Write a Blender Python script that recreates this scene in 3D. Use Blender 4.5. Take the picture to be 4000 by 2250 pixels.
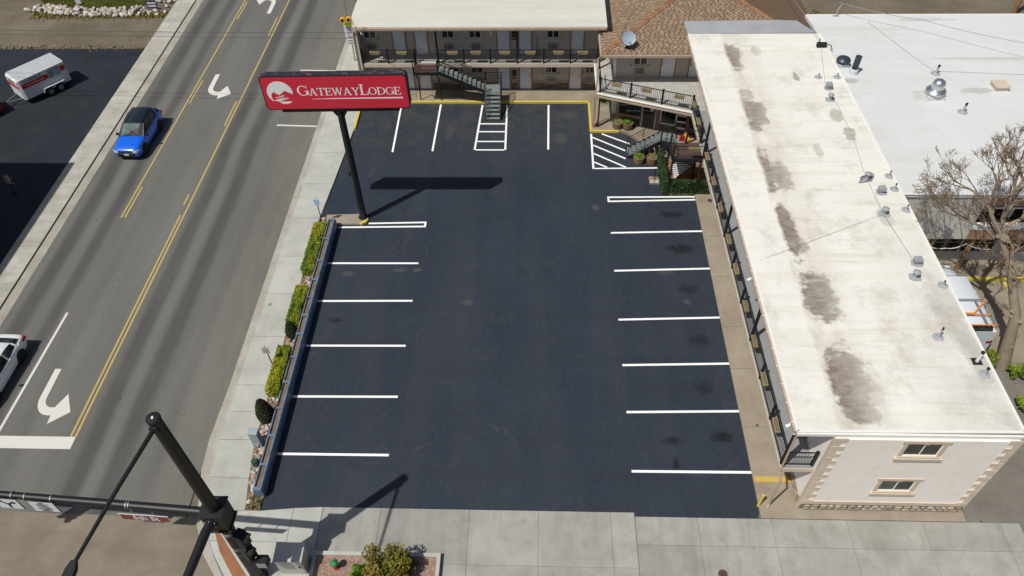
import bpy, math, random
import numpy as np
from mathutils import Vector, Matrix
random.seed(7); RNG = np.random.default_rng(7)
R = math.radians; PI = math.pi
scn = bpy.context.scene
for o in list(bpy.data.objects): bpy.data.objects.remove(o)
C = scn.collection

# ------------------------------------------------------------------ camera, sky, sun, exposure
cam_d = bpy.data.cameras.new('camera'); cam = bpy.data.objects.new('camera', cam_d); C.objects.link(cam)
cam_d.sensor_width = 36; cam_d.lens = 2963.19 / 4000 * 36; cam_d.clip_end = 2000; cam_d.clip_start = .5
pitch, roll, yaw = R(47.675), R(-1.517), R(2.7)
fw = Vector((0, math.cos(pitch), -math.sin(pitch))); rt = Vector((1, 0, 0)); up = rt.cross(fw)
rt, up = math.cos(roll) * rt + math.sin(roll) * up, -math.sin(roll) * rt + math.cos(roll) * up
m3 = Matrix((rt, up, -fw)).transposed()
cam.matrix_world = Matrix.Translation((0, 0, 32.057)) @ (Matrix.Rotation(yaw, 3, 'Z') @ m3).to_4x4()
scn.camera = cam
LX, LY = .447, .382                                   # shadow offset per metre of height
sun_el = math.atan(1 / math.hypot(LX, LY))
world = bpy.data.worlds.new('World'); scn.world = world; world.use_nodes = True
wn = world.node_tree; bg = wn.nodes['Background']
sky = wn.nodes.new('ShaderNodeTexSky'); sky.sky_type = 'NISHITA'; sky.sun_disc = False
sky.sun_elevation = sun_el; sky.sun_rotation = math.atan2(-LX, -LY); sky.air_density = 1.0; sky.dust_density = 2.2; sky.ozone_density = 1.0
wn.links.new(sky.outputs[0], bg.inputs[0]); bg.inputs[1].default_value = .064
sd = bpy.data.lights.new('sun', 'SUN'); sd.energy = 3.9; sd.angle = R(.55); sd.color = (1, .97, .885)
sun = bpy.data.objects.new('sun', sd); C.objects.link(sun)
sun.rotation_euler = Vector((LX, LY, -1)).to_track_quat('-Z', 'Y').to_euler(); sun.location = (-30, -25, 60)
scn.view_settings.view_transform = 'Standard'; scn.view_settings.look = 'None'
scn.view_settings.exposure = 0.0; scn.view_settings.gamma = 1
try: scn.view_settings.use_curve_mapping = False
except Exception: pass
scn.cycles.use_denoising = True; scn.cycles.max_bounces = 6

# ------------------------------------------------------------------ materials
class NT:
    def __init__(s, m): s.t = m.node_tree; s.n = s.t.nodes; s.l = s.t.links
    def new(s, ty, **k):
        n = s.n.new('ShaderNode' + ty)
        for a, b in k.items(): setattr(n, a, b)
        return n
    def link(s, a, b): s.l.new(a, b)
    def val(s, inp, v):
        if hasattr(v, 'is_linked') or hasattr(v, 'links'): s.l.new(v, inp)
        else: inp.default_value = v
    def math(s, op, a, b=0.0, clamp=False):
        n = s.new('Math', operation=op, use_clamp=clamp); s.val(n.inputs[0], a); s.val(n.inputs[1], b); return n.outputs[0]
    def mix(s, f, a, b, mode='MIX'):
        n = s.new('Mix', data_type='RGBA', blend_type=mode)
        s.val(n.inputs[0], f); s.val(n.inputs[6], a if not isinstance(a, tuple) else (*a[:3], 1)); s.val(n.inputs[7], b if not isinstance(b, tuple) else (*b[:3], 1)); return n.outputs[2]
    def noise(s, co, scale, detail=4, rough=.55):
        n = s.new('TexNoise'); s.link(co, n.inputs['Vector']); n.inputs['Scale'].default_value = scale
        n.inputs['Detail'].default_value = detail; n.inputs['Roughness'].default_value = rough; return n.outputs[0]
    def ramp(s, f, stops, interp='LINEAR'):
        n = s.new('ValToRGB'); e = n.color_ramp.elements; n.color_ramp.interpolation = interp
        while len(e) < len(stops): e.new(.5)
        for i, (p, c) in enumerate(stops):
            e[i].position = p; e[i].color = (c, c, c, 1) if isinstance(c, (int, float)) else (*c, 1)
        s.link(f, n.inputs[0]); return n.outputs[0]
    def sep(s, co):
        n = s.new('SeparateXYZ'); s.link(co, n.inputs[0]); return n.outputs
    def scaled(s, co, sc):
        n = s.new('Mapping'); s.link(co, n.inputs[0]); n.inputs['Scale'].default_value = sc; return n.outputs[0]
    def bump(s, h, strength=.3, dist=.02):
        n = s.new('Bump'); s.link(h, n.inputs['Height']); n.inputs['Strength'].default_value = strength; n.inputs['Distance'].default_value = dist; return n.outputs[0]

def base(name, rough=.8, metal=0, spec=.3):
    m = bpy.data.materials.new(name); m.use_nodes = True; t = NT(m); b = t.n['Principled BSDF']
    b.inputs['Roughness'].default_value = rough; b.inputs['Metallic'].default_value = metal
    b.inputs['Specular IOR Level'].default_value = spec
    co = t.new('TexCoord').outputs['Object']
    return m, t, b, co

def M(name, col, rough=.8, var=.18, scale=1.2, fine=25, metal=0, spec=.3, bump=0, dirt=None, dirt_amt=.5, coat=0, rnd=0):
    """plain painted / cast material: broad and fine tonal drift, optional dirt blotches, optional per-object drift"""
    m, t, b, co = base(name, rough, metal, spec)
    n1 = t.noise(co, scale); n2 = t.noise(co, fine, 3)
    v = t.math('ADD', t.math('MULTIPLY', n1, .65), t.math('MULTIPLY', n2, .35))
    if rnd:
        oi = t.new('ObjectInfo').outputs['Random']; v = t.math('ADD', v, t.math('MULTIPLY', t.math('SUBTRACT', oi, .5), rnd))
    c = t.mix(t.ramp(v, [(.3, 0.), (.7, 1.)]), tuple(x * (1 - var) for x in col), tuple(min(1, x * (1 + var)) for x in col))
    if dirt:
        d = t.ramp(t.noise(co, scale * 2.3, 6, .65), [(.52, 0.), (.72, dirt_amt)]); c = t.mix(d, c, dirt)
    t.link(c, b.inputs['Base Color'])
    if bump: t.link(t.bump(n2, bump, .01), b.inputs['Normal'])
    if coat: b.inputs['Coat Weight'].default_value = coat; b.inputs['Coat Roughness'].default_value = .05
    return m

def spots(t, co, lst, wob=.5, nscale=1.6, sharp=1.6):
    """mask of stains with shapes of their own: list of (x, y, rx, ry, strength) on the surface"""
    s = t.sep(co); nz = t.math('MULTIPLY', t.math('SUBTRACT', t.noise(co, nscale, 5, .65), .5), wob * 4)
    tot = None
    for x, y, rx, ry, k in lst:
        dx = t.math('DIVIDE', t.math('SUBTRACT', s[0], x), rx); dy = t.math('DIVIDE', t.math('SUBTRACT', s[1], y), ry)
        d = t.math('SQRT', t.math('ADD', t.math('MULTIPLY', dx, dx), t.math('MULTIPLY', dy, dy)))
        v = t.math('MULTIPLY', t.math('SUBTRACT', t.math('ADD', 1.1, nz), d), sharp, True)
        v = t.math('MULTIPLY', v, k)
        tot = v if tot is None else t.math('MAXIMUM', tot, v)
    return tot

def mat_lot():
    m, t, b, co = base('sealed_asphalt', .74, 0, .28)
    n1 = t.noise(co, .22, 5, .6); n2 = t.noise(co, 3.5, 5, .7); n3 = t.noise(co, 60, 2)
    c = t.mix(t.ramp(n1, [(.3, 0.), (.7, 1.)]), (.0180, .0255, .0400), (.0275, .0370, .0545))  # blue cast: sealcoat tone plus sky reflection painted into the base colour
    c = t.mix(t.math('MULTIPLY', t.ramp(n2, [(.45, 0.), (.75, 1.)]), .45), c, (.044, .052, .066))
    c = t.mix(t.math('MULTIPLY', t.ramp(n3, [(.55, 0.), (.8, 1.)]), .3), c, (.07, .068, .066))
    y = t.sep(co)[1]                                                             # worn, dusty strip by the north kerb
    worn = t.math('MULTIPLY', t.ramp(t.math('DIVIDE', t.math('SUBTRACT', y, 39.0), 6), [(0, 0.), (1, 1.)]), t.ramp(t.noise(co, .9, 7, .72), [(.42, 0.), (.66, 1.)]))
    c = t.mix(t.math('MULTIPLY', worn, .85), c, (.075, .066, .052))
    c = t.mix(t.ramp(t.noise(co, 11, 4, .75), [(.38, .0), (.62, .55)]), c, (.014, .019, .030))
    c = t.mix(t.ramp(t.noise(co, 16, 3, .8), [(.56, .0), (.72, .5)]), c, (.058, .068, .084))
    ln_ = t.ramp(t.noise(t.scaled(co, (.55, .06, 1)), 1.0, 5, .6), [(.42, 0.), (.68, .5)])       # sealcoat laps and traffic film along the aisle
    c = t.mix(ln_, c, (.037, .044, .057)); c = t.mix(t.ramp(t.noise(t.scaled(co, (.08, .9, 1)), 1.0, 4, .6), [(.52, 0.), (.72, .35)]), c, (.017, .022, .032))
    c = t.mix(t.ramp(t.noise(co, .5, 6, .7), [(.58, 0.), (.75, .4)]), c, (.05, .054, .061))
    fl = t.ramp(t.noise(t.scaled(co, (1, 1, 1)), 7, 2, .5), [(.74, 0.), (.78, 1.)])  # pale scuffs
    c = t.mix(t.math('MULTIPLY', fl, .25), c, (.16, .15, .13))
    sc = spots(t, co, [(-11.02, 30.15, .5, .25, .5), (-8.03, 30.5, .5, .2, .45), (-6.94, 30.51, .3, .2, .6), (-3.82, 28.02, .4, .25, .5), (3.7, 36.1, .3, .3, .6), (8.44, 28.2, .25, .25, .6), (7.43, 30.56, .6, .35, .4), (1.6, 43.2, .5, .8, .5), (-6.2, 44, .3, 1., .35), (2.3, 46, .9, .6, .3)], .35, 4)
    c = t.mix(t.math('MULTIPLY', sc, .45), c, (.16, .135, .1))
    ol = spots(t, co, [(8.45, 35.47, .9, .4, .9), (8.58, 32.4, .9, .45, .9), (8.71, 29.2, .7, .4, .6), (8.79, 25.5, .7, .4, .7), (8.99, 19.57, .6, .35, 1), (6.55, 19.3, .5, .3, .8), (6.66, 18.1, .2, .35, .9), (8.57, 22.4, .5, .4, .6), (-11.07, 26.62, .5, .2, .8)], .45, 2.6)
    c = t.mix(t.math('MULTIPLY', ol, .8), c, (.005, .005, .006))
    # sealed cracks: thin wandering lines
    w = t.new('Mix', data_type='VECTOR'); w.inputs[0].default_value = .12
    nz = t.new('TexNoise'); nz.inputs['Scale'].default_value = .8; nz.inputs['Detail'].default_value = 5; t.link(co, nz.inputs['Vector'])
    t.link(co, w.inputs[4]); mul = t.new('VectorMath', operation='MULTIPLY'); t.link(nz.outputs['Color'], mul.inputs[0]); mul.inputs[1].default_value = (14, 14, 0)
    t.link(mul.outputs[0], w.inputs[5])
    vo = t.new('TexVoronoi', feature='DISTANCE_TO_EDGE'); vo.inputs['Scale'].default_value = .22; t.link(w.outputs[1], vo.inputs['Vector'])
    ck = t.math('MULTIPLY', t.ramp(vo.outputs['Distance'], [(0, 1.), (.006, 0.)]), t.ramp(t.noise(co, .35, 3), [(.48, 0.), (.62, 1.)]))
    c = t.mix(t.math('MULTIPLY', ck, .32), c, (.09, .09, .09))
    t.link(c, b.inputs['Base Color']); t.link(t.bump(t.noise(co, 45, 3), .35, .008), b.inputs['Normal'])
    return m

def mat_road():
    m, t, b, co = base('street_asphalt', .85, 0, .25)
    s = t.sep(co)
    n1 = t.noise(t.scaled(co, (.5, .06, 1)), 1.2, 5); n3 = t.noise(co, 55, 3)
    c = t.mix(t.ramp(n1, [(.3, 0.), (.7, 1.)]), (.118, .116, .107), (.160, .157, .145))
    band = None
    for x0, wdt, k in ((-28.75, .75, .85), (-27.05, .6, .75), (-21.55, .7, .8), (-19.85, .75, .85), (-25.2, .4, .15), (-18.1, .5, .2)):
        d = t.math('DIVIDE', t.math('ABSOLUTE', t.math('SUBTRACT', s[0], t.math('ADD', x0, t.math('MULTIPLY', t.math('SUBTRACT', t.noise(t.scaled(co, (0, .05, 0)), 1, 2), .5), 1.2)))), wdt)
        v = t.math('MULTIPLY', t.ramp(d, [(.25, 1.), (1.25, 0.)], 'EASE'), k); band = v if band is None else t.math('MAXIMUM', band, v)
    br = t.ramp(t.noise(t.scaled(co, (1.2, .1, 1)), 1.0, 4), [(.2, .7), (.7, 1.)])
    c = t.mix(t.math('MULTIPLY', t.math('MULTIPLY', band, br), t.ramp(t.noise(t.scaled(co, (1, .35, 1)), .7, 6, .7), [(.25, .7), (.6, 1.)])), c, (.040, .041, .043))
    c = t.mix(t.ramp(t.noise(co, 10, 4, .75), [(.42, 0.), (.68, .35)]), c, (.075, .07, .062))
    c = t.mix(t.ramp(t.noise(co, 15, 3, .8), [(.56, 0.), (.72, .45)]), c, (.24, .22, .19))
    c = t.mix(t.math('MULTIPLY', t.ramp(n3, [(.5, 0.), (.75, 1.)]), .35), c, (.2, .19, .17))
    c = t.mix(t.ramp(t.noise(co, 1.1, 2), [(.745, 0.), (.765, .8)]), c, (.04, .036, .032))
    dust = t.math('MULTIPLY', t.ramp(t.math('DIVIDE', t.math('ADD', s[0], 18.5), 3), [(0, 0.), (1, 1.)]), t.ramp(t.noise(t.scaled(co, (1.5, .3, 1)), 1.5, 5), [(.35, 0.), (.7, 1.)]))
    c = t.mix(t.math('MULTIPLY', dust, .6), c, (.21, .18, .14))
    t.link(c, b.inputs['Base Color']); t.link(t.bump(n3, .3, .01), b.inputs['Normal'])
    return m

def mat_roof(name, col, lst, dark, wrinkle=False, streak=(0.1, 1.4), speck=.3, low=None):
    m, t, b, co = base(name, .72, 0, .25)
    c = t.mix(t.ramp(t.noise(co, .45, 5, .6), [(.3, 0.), (.7, 1.)]), tuple(x * .93 for x in col), col)
    st = t.ramp(t.noise(t.scaled(co, (streak[0], streak[1], 1)), 1.6, 6, .6), [(.5, 0.), (.75, .5)])
    c = t.mix(st, c, tuple(x * .8 for x in dark2(col)))
    if speck: c = t.mix(t.ramp(t.noise(co, .6, 8, .7), [(.52, 0.), (.76, speck)]), c, tuple(x * 1.7 for x in dark))
    if lst:
        sp = spots(t, co, lst, .55, 1.15, 3.4)
        if low:                                                                  # ponding line: dirt gathers along a trough in the membrane
            s_ = t.sep(co); xx_ = t.math('ADD', s_[0], t.math('MULTIPLY', t.math('SUBTRACT', t.noise(co, .9, 4), .5), .5))
            cut = t.ramp(t.math('DIVIDE', t.math('SUBTRACT', xx_, low - .12), 2.2), [(0, 0.), (.09, 1.), (.4, .9), (1, .35)])
            far = t.math('GREATER_THAN', s_[0], low + 2.6); sp = t.math('MULTIPLY', sp, t.math('MAXIMUM', cut, far))
            gr_ = t.math('MULTIPLY', t.ramp(t.math('DIVIDE', t.math('SUBTRACT', xx_, low - .15), 2.4), [(0, 0.), (.08, 1.), (.45, .6), (1, 0.)]), t.ramp(t.noise(t.scaled(co, (.7, .35, 1)), 1.0, 6, .65), [(.36, 0.), (.66, .8)]))
            c = t.mix(gr_, c, tuple(x * 2.2 for x in dark))
            se = t.math('MULTIPLY', t.ramp(t.math('DIVIDE', t.math('SUBTRACT', s_[0], low + 3.2), 3), [(0, 0.), (1, 1.)]), t.ramp(t.math('DIVIDE', s_[1], 46), [(.38, .9), (.7, 0.)]))
            c = t.mix(t.math('MULTIPLY', se, t.ramp(t.noise(co, .7, 8, .74), [(.34, .12), (.66, .85)])), c, (.39, .37, .34))
            c = t.mix(t.ramp(t.noise(t.scaled(co, (.16, 2.6, 1)), 1.5, 5, .6), [(.56, 0.), (.74, .38)]), c, tuple(x * 2.4 for x in dark))
            c = t.mix(t.ramp(t.noise(co, 4.5, 3, .6), [(.66, 0.), (.76, .35)]), c, tuple(x * 2.0 for x in dark))
        tex = t.ramp(t.noise(t.scaled(co, (.8, 2, 1)), 2.5, 6, .65), [(.2, .55), (.6, 1.)])
        c = t.mix(t.math('MULTIPLY', t.math('MULTIPLY', sp, tex), 1.0, True), c, dark)
    t.link(c, b.inputs['Base Color'])
    h = t.noise(co, 3, 4)
    if wrinkle:
        wv = t.new('TexWave', wave_type='BANDS', bands_direction='DIAGONAL'); wv.inputs['Scale'].default_value = .3; wv.inputs['Distortion'].default_value = 9; wv.inputs['Detail'].default_value = 3; wv.inputs['Detail Scale'].default_value = .6
        t.link(co, wv.inputs[0]); h = t.math('ADD', t.math('MULTIPLY', t.math('MULTIPLY', t.ramp(wv.outputs['Fac'], [(.88, 0.), (1, 1.)]), t.ramp(t.noise(co, .35, 3), [(.48, 0.), (.62, 1.)])), .55), t.math('MULTIPLY', h, .35))
    t.link(t.bump(h, .4, .045), b.inputs['Normal'])
    return m
def dark2(c): return (c[0] * .97, c[1] * .93, c[2] * .84)

def mat_ground():
    m, t, b, co = base('bare_dirt', .95, 0, .1)
    c = t.mix(t.ramp(t.noise(co, .15, 6, .65), [(.35, 0.), (.65, 1.)]), (.115, .092, .062), (.2, .17, .13))
    c = t.mix(t.ramp(t.noise(t.scaled(co, (.2, 1, 1)), .9, 6, .65), [(.45, 0.), (.7, .7)]), c, (.16, .145, .12))
    c = t.mix(t.ramp(t.noise(co, 6, 5, .7), [(.5, 0.), (.75, .6)]), c, (.07, .06, .04))
    c = t.mix(t.ramp(t.noise(co, .5, 6, .7), [(.6, 0.), (.72, .5)]), c, (.09, .095, .04))
    t.link(c, b.inputs['Base Color']); t.link(t.bump(t.noise(co, 9, 5), .6, .05), b.inputs['Normal']); return m

def mat_concrete(name, c1, c2, dirt, amt=.5, rnd=.25, streak=None):
    m, t, b, co = base(name, .9, 0, .2)
    gp = t.new('NewGeometry').outputs['Position']
    v = t.math('ADD', t.noise(gp, .7, 5, .6), t.math('MULTIPLY', t.math('SUBTRACT', t.new('ObjectInfo').outputs['Random'], .5), rnd))
    c = t.mix(t.ramp(v, [(.3, 0.), (.7, 1.)]), c1, c2)
    if streak: c = t.mix(t.ramp(t.noise(t.scaled(gp, streak), 1.3, 5, .6), [(.48, 0.), (.75, .5)]), c, dirt)
    c = t.mix(t.ramp(t.noise(gp, 1.5, 7, .7), [(.55, 0.), (.78, amt)]), c, dirt)
    c = t.mix(t.ramp(t.noise(gp, 12, 4, .75), [(.5, 0.), (.75, .3)]), c, dirt)
    c = t.mix(t.ramp(t.noise(gp, 1.9, 2, .5), [(.76, 0.), (.78, .7)]), c, tuple(x * .45 for x in dirt))
    t.link(c, b.inputs['Base Color']); t.link(t.bump(t.noise(gp, 40, 3), .2, .008), b.inputs['Normal']); return m

def mat_paint(name, col, under, wear=.35, rough=.7):
    m, t, b, co = base(name, rough, 0, .3)
    gp = t.new('NewGeometry').outputs['Position']
    w = t.ramp(t.noise(gp, 7, 6, .7), [(.62, 0.), (.78, wear)])
    c = t.mix(t.math('MULTIPLY', t.noise(gp, 2.5, 4), .25), col, tuple(x * .8 for x in col))
    t.link(t.mix(w, c, under), b.inputs['Base Color']); return m

def mat_leaf(name, a, bcol, c3, ns=.7, trans=.25):
    m, t, b, co = base(name, .6, 0, .25)
    isl = t.new('NewGeometry').outputs['Random Per Island']
    c = t.mix(isl, a, bcol)
    c = t.mix(t.ramp(t.noise(co, ns, 3), [(.42, 0.), (.62, .85)]), c, c3)
    t.link(c, b.inputs['Base Color'])
    b.inputs['Subsurface Weight'].default_value = 0
    return m

def mat_pick(name, cols, rough=.85, fine=18, bump=.4, island=False):
    """one of several stone / board tones, chosen for each piece"""
    m, t, b, co = base(name, rough, 0, .2)
    r = t.new('NewGeometry').outputs['Random Per Island'] if island else t.new('ObjectInfo').outputs['Random']
    n = len(cols); c = t.ramp(r, [(i / n, k) for i, k in enumerate(cols)], 'CONSTANT')
    c = t.mix(t.ramp(t.noise(co, fine, 4), [(.35, .45), (.7, 0.)]), c, (.09, .075, .06))
    t.link(c, b.inputs['Base Color']); t.link(t.bump(t.noise(co, fine, 3), bump, .01), b.inputs['Normal']); return m

def mat_glass(name, col, rough=.06, coat=0):
    m, t, b, co = base(name, rough, 0, .5)
    c = t.mix(t.ramp(t.noise(co, 1.3, 3), [(.4, 0.), (.6, 1.)]), col, tuple(x * 2.2 + .004 for x in col)); t.link(c, b.inputs['Base Color']); return m

def mat_decking(name, c1, c2, axis=1, pitch_=.14, gap=.08, dark=(.05, .045, .04)):
    m, t, b, co = base(name, .8, 0, .25)
    s = t.sep(co)[axis]; f = t.math('FRACT', t.math('DIVIDE', s, pitch_)); line = t.math('LESS_THAN', f, gap)
    c = t.mix(t.ramp(t.noise(co, 2, 5), [(.3, 0.), (.7, 1.)]), c1, c2); t.link(t.mix(t.math('MULTIPLY', line, .7), c, dark), b.inputs['Base Color']); return m

E_STAINS = [(12.3, 43.7, .65, 1.5, .85), (13.9, 44.3, .35, .6, .7), (12.6, 37.4, .75, 1.7, .85), (12.25, 39.2, .6, .8, .6), (12.45, 27.7, .42, 2.2, 1), (12.7, 26.6, .35, .8, .7), (12.85, 23.2, .85, 1.5, 1), (13.0, 18.5, .95, 1.95, 1), (12.85, 16.95, .6, .5, .9), (13.6, 18.0, .7, .8, .6), (12.15, 32.2, .5, 1.9, .9), (12.85, 31.9, .6, 1.3, .8), (17.2, 37.3, .35, .6, .5), (17.5, 35.5, .4, .7, .6), (15.8, 41.3, .18, .5, .7), (10.75, 43.2, .2, 1.2, .25), (10.6, 26, .15, 1.2, .4), (17.4, 28.6, .4, .6, .35), (18.3, 22.5, .7, 2.2, .28), (18.6, 20, .5, 1.5, .3), (10.6, 17.4, .14, .9, .7), (15.4, 34, .25, .6, .35), (13.7, 17.5, .5, .8, .3)]
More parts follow.
